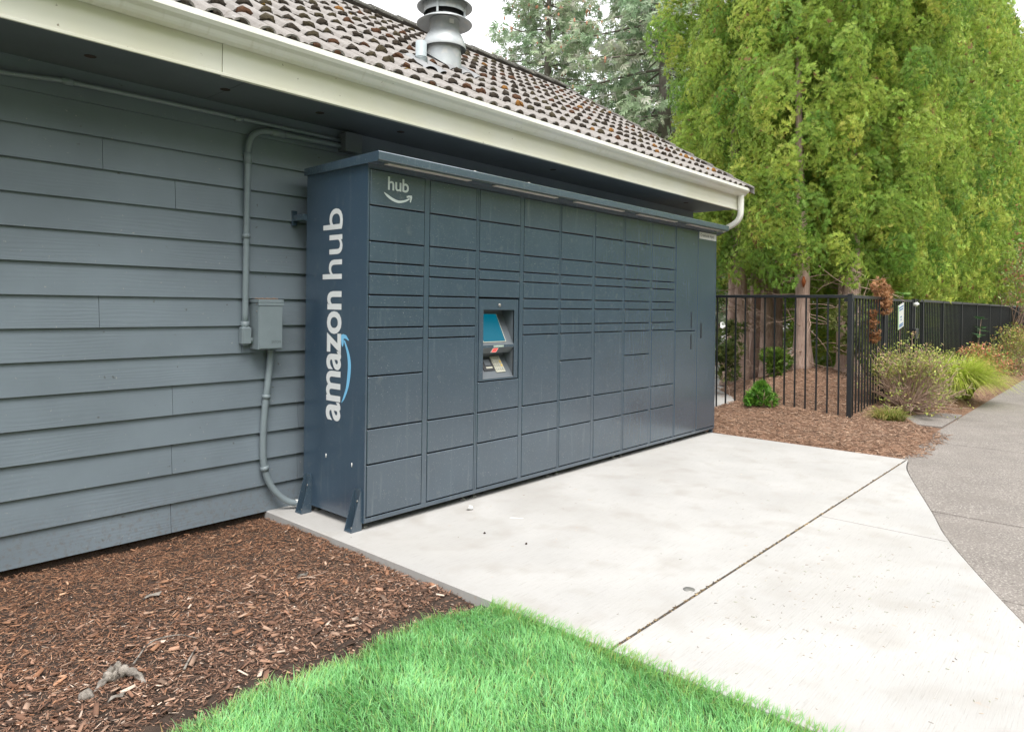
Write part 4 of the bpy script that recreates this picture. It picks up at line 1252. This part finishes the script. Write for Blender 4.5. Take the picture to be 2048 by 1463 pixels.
crowns = [thuja_crown(1, 10.0, 1.12, 1.75, 285, 190, .078), thuja_crown(2, 10.6, 1.12, 1.75, 290, 80, .108)]
def trunk(mb, pts, r0, r1, seed=0, n=12):
    rg = np.random.default_rng(seed)
    P_ = smooth_path(pts, 5)
    rr = np.linspace(r0, r1, len(P_)) * (1 + rg.normal(0, .03, len(P_)))
    rr[:3] *= np.array([1.45, 1.2, 1.06])
    n0 = len(mb.V)
    mb.tube(P_, rr, n, True)
    for i in range(n0, len(mb.V)):
        v = mb.V[i]; j = (i - n0) % n
        k = 1 + .07 * math.sin(3 * (2 * math.pi * j / n) + seed) + .05 * math.sin(5 * 2 * math.pi * j / n + 2)
        c = P_[(i - n0) // n] if (i - n0) // n < len(P_) else None
        if c is not None:
            mb.V[i] = tuple(c + (np.array(v) - c) * k)
def dead_twigs(mb, c, zr, rad, n, rg, r=.009):
    for _ in range(n):
        a = rg.uniform(0, 6.283); z = rg.uniform(*zr)
        p = np.array([c[0] + .1 * math.cos(a), c[1] + .1 * math.sin(a), z])
        d = np.array([math.cos(a), math.sin(a), rg.uniform(-.5, .35)])
        pts = [p]
        L = rg.uniform(.4, 1.0) * rad
        for s_ in range(4):
            d = d + np.array([rg.gauss(0, .25), rg.gauss(0, .25), rg.gauss(-.06, .2)])
            p = p + d / np.linalg.norm(d) * L / 4; pts.append(p)
        mb.tube(pts, [r, r * .8, r * .65, r * .5, r * .3], 4, False)
        for s_ in range(2):
            b0 = pts[rg.randrange(1, 4)]; e = d + np.array([rg.gauss(0, .8), rg.gauss(0, .8), rg.gauss(0, .5)])
            b1 = b0 + e / np.linalg.norm(e) * L * .3
            mb.tube([b0, (b0 + b1) / 2 + np.array([0, 0, rg.gauss(0, .02)]), b1], [r * .5, r * .4, r * .25], 3, False)
def cedar(x_, y_, label, trunks, cr, rot, scale=(1, 1, 1), dz=0.0, twigs=0, low=False, coff=(0, 0), group='cedars of the hedge behind the fence'):
    z0 = float(bed_right_h(np.array(x_), np.array(y_))) if y_ < 1.9 else -.05
    t = Thing('arborvitae_tree', (x_, y_, z0 - .05), label, 'tree', group)
    for i, (pts, r0, r1) in enumerate(trunks):
        mb = MB(True)
        trunk(mb, [(x_ + p[0], y_ + p[1], z0 - .1 + p[2]) for p in pts], r0, r1, i + int(x_ * 7))
        t.part('trunk', mb, MAT['bark'])
    o = t.inst('crown', crowns[cr], (x_ + coff[0], y_ + coff[1], dz), None, (0, 0, rot)); o.scale = scale
    if low:
        o = t.inst('lower_foliage', crowns[1], (x_, y_ + .18, -.15), None, (0, 0, rot + 1)); o.scale = (.55, .5, .24)
    if twigs:
        mb = MB(True); dead_twigs(mb, (x_, y_), (.35, 2.3), 1.0, twigs, random.Random(int(x_ * 31)))
        t.part('dead_twigs', mb, MAT['twig'], kind='stuff')
    return t
ST = [([(0, 0, 0), (0, 0, 1), (.02, 0, 2.4), (.0, .03, 5.5)], .11, .04)]
tA = cedar(8.55, .42, 'broad cedar whose pale trunk with orange pruning scar stands behind the fence', [([(0, 0, 0), (-.01, 0, .9), (.0, .01, 1.9), (.22, .14, 3.0), (.35, .25, 5.4)], .135, .04)], 0, 0.95, (.80, .80, 1), .05, 26, coff=(-.12, .02))
# pruning scar
m_ = MB(True); m_.tube([(8.40, .355, 1.70), (8.39, .35, 1.78), (8.40, .355, 1.86)], [.012, .035, .012], 8); tA.part('pruning_scar', m_, MAT['cut'])
cedar(9.0, -.12, 'cedar with a leaning trunk close behind the fence corner', [([(-.05, -.02, 0), (-.02, -.02, .7), (.10, -.04, 1.6), (.16, -.02, 2.4), (.2, 0, 5.5)], .165, .06), ([(.02, .1, 0), (.1, .15, 1.2), (.3, .1, 2.4)], .06, .03)], 0, 2.4, (.80, -.80, 1.03), -.05, 26, coff=(.55, -.12))
cedar(9.7, 1.66, 'cedar with several close stems beside the roof end', [([(-.3, -.35, 0), (-.28, -.33, 1), (-.25, -.3, 2.4), (-.2, -.2, 5)], .125, .06), ([(-.02, -.4, 0), (-.03, -.42, 1.2), (-.02, -.4, 2.5), (0, -.2, 5)], .115, .05),
      ([(.05, -.05, 0), (.02, -.05, 1.4), (.0, 0, 3), (0, 0, 5.5)], .14, .06), ([(-.35, .3, 0), (-.3, .25, 1.4), (-.45, .2, 2.8), (-.6, .15, 4.2)], .12, .06)], 0, 4.3, (.88, .88, 1.02), .15, 60, coff=(-.25, .30))
cedar(8.9, 1.55, 'cedar with thin lower crown nearest the gutter downspout', [([(0, 0, 0), (.0, .0, 1.4), (-.12, .05, 2.8), (-.2, .1, 5)], .13, .06)], 0, 5.6, (-.62, .62, .9), .35, 40)
rg = random.Random(44)
lab = 'cedar in the hedge row along the long fence'
xx = 10.1
k = 0
while xx < 34:
    cedar(xx, rg.uniform(-.05, .15), lab, ST, 0 if xx < 12.2 else 1, rg.uniform(0, 6.3), (rg.uniform(.78, .92), rg.uniform(.78, .90), rg.uniform(.98, 1.10)), -.2, 14 if xx < 12 else 0, True)
    xx += rg.uniform(1.0, 1.3) if xx < 20 else rg.uniform(1.5, 2.2)
    k += 1

for (xx, yy, lb, dz_) in ((12.7, 3.0, 'rear cedar behind the many-stemmed one', -.1), (14.4, 2.4, 'second-row cedar behind the long fence past the gate', -1.2),
                          (17.0, 2.6, 'second-row cedar beyond the coral nandina', -1.2)):
    cedar(xx, yy, lb, ST, rg.randrange(2), rg.uniform(0, 6.3), (.95, .95, .85), dz_, 0)
# low thuja foliage behind the short fence: seedling, sprouts
def foliage(centers, rads, n, size, cols, rng, T=SPRAY, up=.5, tip=1.3):
    Ps, Ds, Ns, Ss, Cs = [], [], [], [], []
    for c, r in zip(centers, rads):
        u = unit(rng, n); p = np.array(c) + u * (rng.uniform(.3, 1, n) ** .5 * r)[:, None]
        d = .8 * u + np.array([0, 0, up]) + rng.normal(0, .35, (n, 3))
        Ps.append(p); Ds.append(d); Ns.append(unit(rng, n)); Ss.append(rng.uniform(.7, 1.3, n) * size)
        Cs.append(pal(rng, n, cols, [1] * len(cols), .15))
    return Raw(*scatter(T, np.concatenate(Ps), np.concatenate(Ds), np.concatenate(Ns), np.concatenate(Ss), np.concatenate(Cs), tip))
def hz(x_, y_): return float(bed_right_h(np.array(x_), np.array(y_)))
def plant(name, x_, y_, label, cat, fol=None, stems=None, mat='leaf', group=None):
    t = Thing(name, (x_, y_, hz(x_, y_) - .01), label, cat, group)
    if stems is not None: t.part('stems', stems, MAT['twig'])
    if fol is not None: t.part('foliage', fol, MAT[mat])
    return t
rng = np.random.default_rng(31)
sx, sy = 6.23, .10; z0 = hz(sx, sy)
st = MB(True)
for k in range(5):
    a = k * 1.26; st.tube([(sx, sy, z0 - .02), (sx + .05 * math.cos(a), sy + .05 * math.sin(a), z0 + .1), (sx + .1 * math.cos(a), sy + .1 * math.sin(a), z0 + .2)], [.006, .005, .003], 4)
plant('cedar_seedling', sx, sy, 'bright green cedar seedling at the foot of the short fence', 'plant',
      foliage([(sx, sy, z0 + .17), (sx + .07, sy - .06, z0 + .10), (sx - .05, sy + .10, z0 + .09), (sx + .02, sy + .02, z0 + .24), (sx, sy + .16, z0 + .05)], [.10, .08, .08, .06, .06], 60, .075, [(.10, .26, .03), (.15, .32, .04), (.07, .19, .025)], rng), st)
rng = np.random.default_rng(32)
for (px_, py_, zz, rr, lb, cols_) in ((8.05, 1.42, .75, .30, 'olive cedar sprout bushing low beside the locker end of the fence', [(.10, .14, .035), (.16, .18, .05), (.07, .10, .03)]),
                                 (7.75, 1.75, 1.15, .42, 'grey-green cedar bough drooping by the locker end', [(.08, .13, .04), (.13, .16, .05), (.055, .09, .03)]),
                                 (7.95, .62, .22, .17, 'small yellow-green sprout at the pale trunk base', [(.15, .22, .035), (.10, .18, .03)]),
                                 (8.45, -.35, .75, .30, 'light green sprig beside the leaning cedar trunk', [(.13, .17, .04), (.18, .2, .06)])):
    z0 = hz(px_, py_)
    st = MB(True); dead_twigs(st, (px_, py_), (z0, z0 + zz * .8), rr * 1.4, 14, random.Random(int(px_ * 10)), .005)
    cs = [(px_ + rng.normal(0, rr * .5), py_ + rng.normal(0, rr * .5), z0 + zz * rng.uniform(.4, 1.5)) for _ in range(9)]
    plant('cedar_sprout', px_, py_, lb, 'plant', foliage(cs, [rr * .45] * 9, 55, .10, cols_, rng), st)
# lower hanging foliage left of the trunks, above the fence
rng = np.random.default_rng(33)
# rhododendron behind the short fence
z0 = hz(9.3, -.30)
st = MB(True)
rgp = random.Random(9)
whorl_c = []
for k in range(9):
    tp = (9.3 + rgp.uniform(-.3, .3), -.35 + rgp.uniform(-.25, .25), z0 + rgp.uniform(.55, 1.15)); whorl_c.append(tp)
    st.tube([(9.3, -.3, z0 - .02), ((9.3 + tp[0]) / 2, (-.3 + tp[1]) / 2, z0 + .4), tp], [.01, .008, .005], 5)
def whorls(cs, size, cols_, rng, n=9):
    Ps, Ds, Ns, Cs = [], [], [], []
    for c in cs:
        a = np.linspace(0, 2 * math.pi, n, endpoint=False) + rng.uniform(0, 1)
        d = np.stack([np.cos(a), np.sin(a), rng.uniform(-.1, .55, n)], 1)
        Ps.append(np.repeat([c], n, 0)); Ds.append(d); Ns.append(np.repeat([[0, 0, 1.0]], n, 0) + rng.normal(0, .15, (n, 3))); Cs.append(pal(rng, n, cols_, [1] * len(cols_), .12))
    P_ = np.concatenate(Ps)
    return Raw(*scatter(LEAF, P_, np.concatenate(Ds), np.concatenate(Ns), np.full(len(P_), size) * rng.uniform(.8, 1.2, len(P_)), np.concatenate(Cs), 1.1))
plant('rhododendron', 9.3, -.3, 'glossy broad-leaved rhododendron seen through the short fence', 'shrub', whorls(whorl_c, .13, [(.08, .19, .05), (.14, .26, .08), (.2, .3, .06)], rng), st)
st = MB(True); st.tube([(9.05, -.80, .0), (9.05, -.82, .9), (9.04, -.86, 1.60)], [.01, .008, .005], 5)
plant('rhododendron', 9.05, -.8, 'single leafy rhododendron shoot topping the gate rail', 'shrub', whorls([(9.04, -.86, 1.60), (9.04, -.88, 1.56)], .15, [(.12, .25, .06), (.2, .33, .09)], rng, 6), st)
st = MB(True); st.tube([(15.0, -.9, .0), (15.0, -.98, .7), (15.05, -1.02, 1.25)], [.01, .008, .005], 5)
plant('rhododendron', 15.0, -.9, 'leafy sprig poking through the long fence', 'shrub', whorls([(15.0, -1.0, 1.2), (15.1, -1.0, 1.0), (15.3, -.98, .95), (14.95, -1.0, .85)], .17, [(.05, .12, .05), (.08, .16, .06)], rng, 6), st)

# brown dead sprays caught on the fence
rng = np.random.default_rng(35)
dn = foliage([(7.85, -.90, 1.40), (7.80, -.90, 1.52), (7.86, -.88, 1.62), (7.75, -.85, 1.70)], [.075, .10, .10, .08], 80, .06, [(.40, .21, .10), (.50, .28, .15), (.30, .15, .07)], rng, up=-.5)
single('dead_cedar_spray', dn, MAT['leaf'], 'brown dead cedar spray hanging over the gate-side fence top', 'branch')
dn = foliage([(7.30, -.90, 1.32), (7.30, -.905, 1.20), (7.32, -.91, 1.08), (7.33, -.91, 1.00)], [.030, .045, .06, .05], 60, .045, [(.26, .12, .05), (.33, .16, .065), (.19, .085, .04)], rng, up=-.5)
single('dead_cedar_spray', dn, MAT['leaf'], 'dark brown dead cedar tuft snagged on fence pickets', 'branch')

# shrubs along the sidewalk
def twig_shrub(mb, c, rad, h, n, rg, r=.006):
    tips = []
    for _ in range(n):
        a = rg.uniform(0, 6.283); el = rg.uniform(.25, 1.45)
        d = np.array([math.cos(a) * math.cos(el), math.sin(a) * math.cos(el), math.sin(el)])
        p = np.array([c[0] + rg.gauss(0, .04), c[1] + rg.gauss(0, .04), c[2]]); pts = [p]
        L = rg.uniform(.75, 1.05) * math.hypot(rad * math.cos(el), h * math.sin(el))
        for s_ in range(5):
            d = d + np.array([rg.gauss(0, .16), rg.gauss(0, .16), rg.gauss(.0, .13)]); d /= np.linalg.norm(d)
            p = p + d * L / 5; pts.append(p)
            if s_ > 1:
                for q_ in range(3):
                    e = d + np.array([rg.gauss(0, .6), rg.gauss(0, .6), rg.gauss(.1, .5)]); e /= np.linalg.norm(e)
                    b1 = p + e * L * rg.uniform(.12, .26)
                    mb.tube([p, (p + b1) / 2 + np.array([0, 0, .006]), b1], [r * .4, r * .35, r * .25], 3, False); tips.append((b1, e))
        mb.tube(pts, [r * 1.2, r, r * .85, r * .65, r * .5, r * .35], 4, False); tips.append((p, d))
    return tips
def tip_leaves(tips, per, size, cols_, rng, zmin=-9, spread=.05, T=LEAF):
    Ps, Ds = [], []
    for p, d in tips:
        if p[2] < zmin: continue
        n = per
        Ps.append(np.array(p) + rng.normal(0, spread, (n, 3)) * np.array([1, 1, .6])); Ds.append(np.array(d) * .6 + unit(rng, n) + np.array([0, 0, .3]))
    P_ = np.concatenate(Ps); D_ = np.concatenate(Ds); n = len(P_)
    return Raw(*scatter(T, P_, D_, unit(rng, n) * .6 + np.array([0, 0, 1.0]), rng.uniform(.7, 1.3, n) * size, pal(rng, n, cols_, [1] * len(cols_), .15), 1.2))
rng = np.random.default_rng(36)
ax, ay = 7.72, -1.22; z0 = hz(ax, ay) + .02
st = MB(True); tips = twig_shrub(st, (ax, ay, z0), .60, .80, 95, random.Random(77), .010)
lv = tip_leaves([t_ for t_ in tips if t_[0][2] > z0 + .45 or rng.uniform() < .22], 8, .038, [(.34, .40, .09), (.45, .46, .12), (.24, .30, .09), (.42, .30, .18)], rng, spread=.045)
plant('azalea_shrub', ax, ay, 'half-bare azalea with tan twigs and yellow-green tips', 'shrub', lv, st)
# fountain grass
def tuft(x_, y_, n, L, rad, cols_, seed, label):
    rng = np.random.default_rng(seed)
    a = rng.uniform(0, 6.283, n); r = rng.uniform(0, rad, n)
    P_ = np.stack([x_ + r * np.cos(a), y_ + r * np.sin(a), np.full(n, hz(x_, y_) - .01)], 1)
    c = pal(rng, n, cols_, [1] * len(cols_), .12)
    az_ = a + rng.normal(0, .5, n); Lr = rng.uniform(.6, 1.1, n) * L; k_ = rng.uniform(.15, 1.0, n); wv = rng.uniform(.006, .011, n)
    seg = 6; d_ = np.stack([np.cos(az_), np.sin(az_), 0 * az_], 1); s_ = np.stack([-np.sin(az_ + .5), np.cos(az_ + .5), 0 * az_], 1)
    V_ = np.zeros((n, 2 * seg + 2, 3)); C_ = np.zeros((n, 2 * seg + 2, 3))
    for i, t_ in enumerate(np.linspace(0, 1, seg + 1)):
        cc = P_ + d_ * (Lr * (.25 + .75 * k_) * t_ ** 1.25)[:, None] + UPV * (Lr * (1.25 * t_ - (.35 + .78 * k_) * t_ ** 2.1))[:, None]
        hw = wv * .5 * (1 - t_ ** 2) + .0004
        V_[:, 2 * i] = cc - s_ * hw[:, None]; V_[:, 2 * i + 1] = cc + s_ * hw[:, None]
        C_[:, 2 * i] = C_[:, 2 * i + 1] = c * (.8 + .4 * t_)
    Fb_ = np.array([(2 * i, 2 * i + 1, 2 * i + 3, 2 * i + 2) for i in range(seg)])
    b = Raw(V_.reshape(-1, 3), (Fb_[None] + (2 * seg + 2) * np.arange(n)[:, None, None]).reshape(-1, 4), C_.reshape(-1, 3))
    t = Thing('ornamental_grass', (x_, y_, hz(x_, y_) - .01), label, 'grass')
    t.part('foliage', b, MAT['blade'])
tuft(9.75, -1.42, 3800, .88, .20, [(.42, .52, .07), (.50, .58, .10), (.58, .58, .18), (.32, .44, .05)], 51, 'large lime green fountain grass clump beside the sidewalk')
tuft(8.75, -1.35, 500, .42, .12, [(.30, .36, .08), (.38, .40, .14)], 52, 'thin yellow grass clump next to the azalea')
tuft(6.66, -1.26, 420, .24, .16, [(.2, .26, .05), (.38, .3, .12), (.28, .3, .08)], 53, 'small straw-tipped grass tuft in the mulch near the fence corner')
def bush(x_, y_, rad, h, n, cols_, seed, label, name='nandina_shrub', size=.05):
    st = MB(True); z0 = hz(x_, y_)
    tips = twig_shrub(st, (x_, y_, z0), rad, h, n, random.Random(seed), .006)
    plant(name, x_, y_, label, 'shrub', tip_leaves(tips, 7, size, cols_, np.random.default_rng(seed), spread=.05), st)
bush(13.0, -1.28, .50, .62, 46, [(.62, .22, .16), (.58, .32, .16), (.32, .38, .09), (.5, .42, .14), (.25, .32, .08)], 61, 'nandina bush with coral red and green leaves by the sidewalk')
bush(15.1, -1.25, .40, .5, 34, [(.14, .17, .05), (.2, .22, .07), (.3, .14, .08)], 62, 'sparse dark green nandina behind the coral one')
bush(17.2, -1.35, .62, .85, 46, [(.32, .4, .09), (.44, .44, .13), (.22, .3, .08), (.5, .32, .14)], 63, 'taller olive green nandina against the long fence')
bush(20.2, -1.40, .65, .9, 44, [(.2, .26, .05), (.32, .32, .08), (.38, .16, .08)], 64, 'orange-tinged nandina farthest along the fence')
bush(24.0, -1.42, .7, .8, 40, [(.16, .22, .05), (.28, .28, .08)], 65, 'green nandina at the far end of the bed')
# red-berried shrub over the far fence
st = MB(True); tips = twig_shrub(st, (21.5, -.70, 0.0), .9, 3.6, 60, random.Random(70), .012)
plant('photinia_shrub', 21.5, -.7, 'tall red-tinged shrub rising above the far fence', 'shrub', tip_leaves([t_ for t_ in tips if t_[0][2] > 1.4], 10, .10, [(.22, .32, .1), (.42, .2, .12), (.3, .4, .14)], np.random.default_rng(70), spread=.14), st)

# ---- firs in the background
def fir_mesh(seed, H, Rb, nwh):
    rg = np.random.default_rng(seed)
    wood = MB(True)
    wood.tube([(0, 0, 0), (0, 0, H * .5), (0, 0, H)], [H * .018, H * .011, .02], 9)
    Ps, Ds, Ns, Ss, Cs, cones = [], [], [], [], [], []
    for i in range(nwh):
        f = i / (nwh - 1)
        z = H * (.14 + .85 * f ** .9)
        L0 = Rb * (1 - f) ** .8 + .35
        nb = int(rg.integers(4, 7))
        off = rg.uniform(0, 6.28)
        for b in range(nb):
            a = off + b * 6.283 / nb + rg.normal(0, .22)
            L = L0 * rg.uniform(.6, 1.15)
            out = np.array([math.cos(a), math.sin(a), 0]); side = np.array([-out[1], out[0], 0])
            m = 7
            ts = np.linspace(0, 1, m)
            rise = .25 * (f > .55) - .10
            pts = np.array([out * L * t + np.array([0, 0, z + L * (rise * t - .30 * t * t + .22 * t ** 4)]) for t in ts])
            wood.tube(pts, np.linspace(.035, .008, m) * (L / 3 + .3), 4, False)
            n = int(33 * L)
            t = rg.uniform(.12, 1, n) ** .8
            base = np.stack([np.interp(t, ts, pts[:, k]) for k in range(3)], 1)
            sp = rg.normal(0, 1, n) * (.20 + .16 * L * (1 - t)) * .8
            p = base + side * sp[:, None] + np.array([0, 0, 1.0]) * (-np.abs(rg.normal(0, .16, n)) - .12 * np.abs(sp))[:, None]
            d = out * .55 + side * np.sign(sp)[:, None] * rg.uniform(.2, 1, (n, 1)) + np.array([0, 0, -1.0]) * rg.uniform(.0, .7, (n, 1)) + rg.normal(0, .25, (n, 3))
            Ps.append(p); Ds.append(d); Ns.append(unit(rg, n) + np.array([0, 0, .8])); Ss.append(rg.uniform(.22, .42, n))
            q = rg.uniform(0, 1)
            g = np.array([.33, .47, .29]) * (1 - q) + np.array([.46, .58, .35]) * q
            Cs.append(np.clip(g * (1 + rg.normal(0, .2, (n, 1))), .01, .5))
            if f > .35:
                for _ in range(int(rg.integers(2, 7))):
                    tt = rg.uniform(.55, 1.0)
                    c = np.array([np.interp(tt, ts, pts[:, k]) for k in range(3)]) + side * rg.normal(0, .25) + np.array([0, 0, -.10])
                    cones.append(c)
    V, F, C = scatter(FROND[:20], np.concatenate(Ps), np.concatenate(Ds), np.concatenate(Ns), np.concatenate(Ss), np.concatenate(Cs), 1.15)
    foli = new_mesh('foliage', V, F, C); foli.materials.append(MAT['fir'])
    wd_ = new_mesh('trunk', wood.V, wood.F, None, True); wd_.materials.append(MAT['firbark'])
    cm = MB(True)
    for c in cones:
        cm.tube([c + np.array([0, 0, .06]), c + np.array([0, 0, .02]), c - np.array([0, 0, .04]), c - np.array([0, 0, .07])], [.012, .036, .034, .008], 5, False)
    cme = new_mesh('cones', cm.V, cm.F); cme.materials.append(MAT['cone'])
    return wd_, foli, cme
MAT['cone'] = M('fir_cone', (.55, .27, .17), 0.9, var=.3, vscale=5)
firs = [fir_mesh(101, 17.0, 4.2, 30), fir_mesh(102, 18.5, 4.8, 31)]
def fir(x_, y_, k, s, rot, label, group=None, z=-.15):
    t = Thing('fir_tree', (x_, y_, z), label, 'tree', group)
    for nm, me in zip(('trunk', 'foliage', 'cones'), firs[k]):
        o = t.inst(nm, me, (x_, y_, z), None, (0, 0, rot)); o.scale = (s, s, s)
        if nm == 'cones': o['kind'] = 'stuff'
    return t
fir(17.2, 12.55, 0, .94, .5, 'cone-laden fir standing alone behind the roof ridge')
fir(18.3, 8.4, 1, 1.0, 2.2, 'tall loose-branched fir touching the cedar hedge')
fir(24.5, 12.8, 0, 1.0, 3.6, 'paler fir partly hidden by the loose-branched one')
fir(24.0, 9.2, 1, .62, 5.0, 'short fir just above the roof end')

# the tree belt across the road, behind the viewer: mirrored in the locker doors and shading the low sky
rgb_ = random.Random(19)
xx = -34.0
kk = 0
while xx < 62:
    yy = -16 + rgb_.uniform(-2.5, 1.5)
    if kk % 4 == 1:
        fir(xx, yy - 2, kk % 2, rgb_.uniform(.7, .9), kk * 1.3, 'fir growing across the road from the locker', 'firs across the road')
    else:
        t = Thing('arborvitae_tree', (xx, yy, -.1), 'bushy evergreen growing across the road from the locker', 'tree', 'evergreens across the road')
        sc_ = rgb_.uniform(1.7, 2.3)
        mb = MB(True); mb.tube([(xx, yy, -.1), (xx, yy, 2), (xx, yy, 6)], [.3, .22, .1], 8); t.part('trunk', mb, MAT['bark'])
        o = t.inst('crown', crowns[kk % 2], (xx, yy, -2.2), None, (0, 0, rgb_.uniform(0, 6.3))); o.scale = (sc_, sc_, rgb_.uniform(.95, 1.25))
    xx += rgb_.uniform(2.6, 4.2)
    kk += 1

# ================================================================== SMALL THINGS
rg = random.Random(8)
def lump(mb, c, r, seed, n1=12, n2=8, amp=.35):
    g = random.Random(seed); V, F = [], []
    ph = [g.uniform(0, 6.28) for _ in range(6)]
    for j in range(n2 + 1):
        p = math.pi * j / n2
        for k in range(n1):
            a = 2 * math.pi * k / n1
            q = 1 + amp * (math.sin(2 * a + ph[0]) * math.sin(p * 2 + ph[1]) + .6 * math.sin(3 * a + ph[2] + p * 3) + .35 * math.sin(5 * a + ph[3] - 4 * p))
            V.append((c[0] + r[0] * q * math.sin(p) * math.cos(a), c[1] + r[1] * q * math.sin(p) * math.sin(a), c[2] + r[2] * q * math.cos(p)))
    for j in range(n2):
        for k in range(n1):
            F.append((j * n1 + k, j * n1 + (k + 1) % n1, (j + 1) * n1 + (k + 1) % n1, (j + 1) * n1 + k))
    mb.add(V, F)
bz = lambda x_, y_: float(bed_left_h(np.array(x_), np.array(y_)))
rt = Thing('root_stub', (-1.57, -.62, bz(-1.57, -.62)), 'gnarled bleached root stub sticking out of the bark mulch', 'root')
sx, sy = -1.575, -.635; z0 = bz(sx, sy)
m_ = MB(True)
for (dx, dy_, dz_, r_, sd_) in ((0, 0, .014, .026, 1), (.010, .008, .040, .019, 2), (-.014, .004, .036, .016, 3), (.022, -.010, .022, .018, 4), (-.024, -.008, .018, .016, 6)):
    lump(m_, (sx + dx, sy + dy_, z0 + dz_), (r_ * .85, r_ * .7, r_ * 1.05), sd_, 14, 9, .22)
rt.part('stub', m_, MAT['stump'])
m_ = MB(True); P_ = smooth_path([(sx + .02, sy, z0 + .03), (sx + .055, sy - .045, z0 + .018), (sx + .07, sy - .10, z0 - .01)], 5); m_.tube(P_, np.linspace(.019, .007, len(P_)) * (1 + .25 * np.sin(np.arange(len(P_)) * 2.2)), 8)
P_ = smooth_path([(sx - .02, sy, z0 + .03), (sx - .055, sy - .02, z0 + .012), (sx - .085, sy - .035, z0 - .01)], 5); m_.tube(P_, np.linspace(.017, .006, len(P_)) * (1 + .25 * np.sin(np.arange(len(P_)) * 1.7)), 8)
rt.part('side_root', m_, MAT['stump'])
m_ = MB(True); lump(m_, (sx - .115, sy - .055, z0 + .006), (.024, .018, .018), 5)
single('wood_chunk', m_, MAT['stump'], 'small grey wood chunk lying beside the root stub', 'wood chunk')
# sticks
def stick(pts, r, label, mat='twig'):
    P_ = smooth_path([(x_, y_, bz(x_, y_) + .014 + dz) for x_, y_, dz in pts], 5)
    m_ = MB(True); m_.tube(P_, np.linspace(r, r * .4, len(P_)), 6); single('stick', m_, MAT[mat], label, 'stick')
stick([(-1.50, -.60, .01), (-1.40, -.50, .02), (-1.30, -.51, .02), (-1.24, -.56, .005)], .004, 'thin pale arched twig behind the root stub', 'stump')
stick([(-1.38, -.76, .0), (-1.33, -.70, .006), (-1.28, -.64, .006)], .005, 'straight grey stick lying near the root stub', 'stump')
stick([(-.62, -.30, 0), (-.55, -.34, .004), (-.46, -.33, .004)], .003, 'fine tan twig on mulch beside the pad')
def flat_bit(pts, z_, label, mat, cat, name, curl=.006):
    c = np.mean(pts, axis=0)
    V = [(c[0], c[1], z_ + curl)] + [(p[0], p[1], z_ + (curl * .9 if i % 2 else 0.0)) for i, p in enumerate(pts)]
    n = len(pts)
    F = [(0, 1 + i, 1 + (i + 1) % n) for i in range(n)]
    V2 = [(v[0], v[1], v[2] - .0012) for v in V]
    m_ = MB().add(V + V2, F + [(f[2] + n + 1, f[1] + n + 1, f[0] + n + 1) for f in F] + [(1 + i, 2 + n + i, 2 + n + (i + 1) % n, 1 + (i + 1) % n) for i in range(n)])
    single(name, m_, MAT[mat], label, cat)
m_ = MB(True); lump(m_, (.755, -.145, .012), (.026, .018, .013), 9, 10, 6, .5)
single('crumpled_paper', m_, MAT['paper'], 'crumpled white paper scrap on concrete by the locker feet', 'litter')
flat_bit([(.80, -.45), (.815, -.455), (.86, -.52), (.85, -.525)], .0012, 'flat white paper strip on the concrete pad', 'paper', 'litter', 'paper_strip', .001)
m_ = MB(True); m_.lathe([(.001, .003), (.026, .003), (.029, .001), (.029, -.002)], .559, -1.832, 20)
single('survey_disc', m_, MAT['steel'], 'small grey metal disc set in the pad near the joint', 'marker')
for (x_, y_, s_, lb) in ((-.58, -.28, .035, 'grey curled dry leaf on mulch near the pad corner'), (-1.20, .0, .045, 'pale dry leaf on mulch toward the siding'), (-1.62, -.78, .03, 'white splinter in front of the root stub')):
    z_ = bz(x_, y_) + .012
    flat_bit([(x_ - s_, y_ - .004), (x_ - s_ * .3, y_ - s_ * .35), (x_ + s_ * .6, y_ - s_ * .2), (x_ + s_, y_ + .005), (x_ + s_ * .4, y_ + s_ * .3), (x_ - s_ * .5, y_ + s_ * .25)], z_, lb, 'stump', 'leaf', 'dry_leaf', .012)
for (x_, y_, lb) in ((.47, -.55, 'dark crumb on the pad in front of the second door column'), (.50, -.85, 'brown crumb on the pad nearer the lawn')):
    m_ = MB(True); lump(m_, (x_, y_, .004), (.009, .006, .005), int(x_ * 100), 8, 5); single('bark_crumb', m_, MAT['soil'], lb, 'litter')
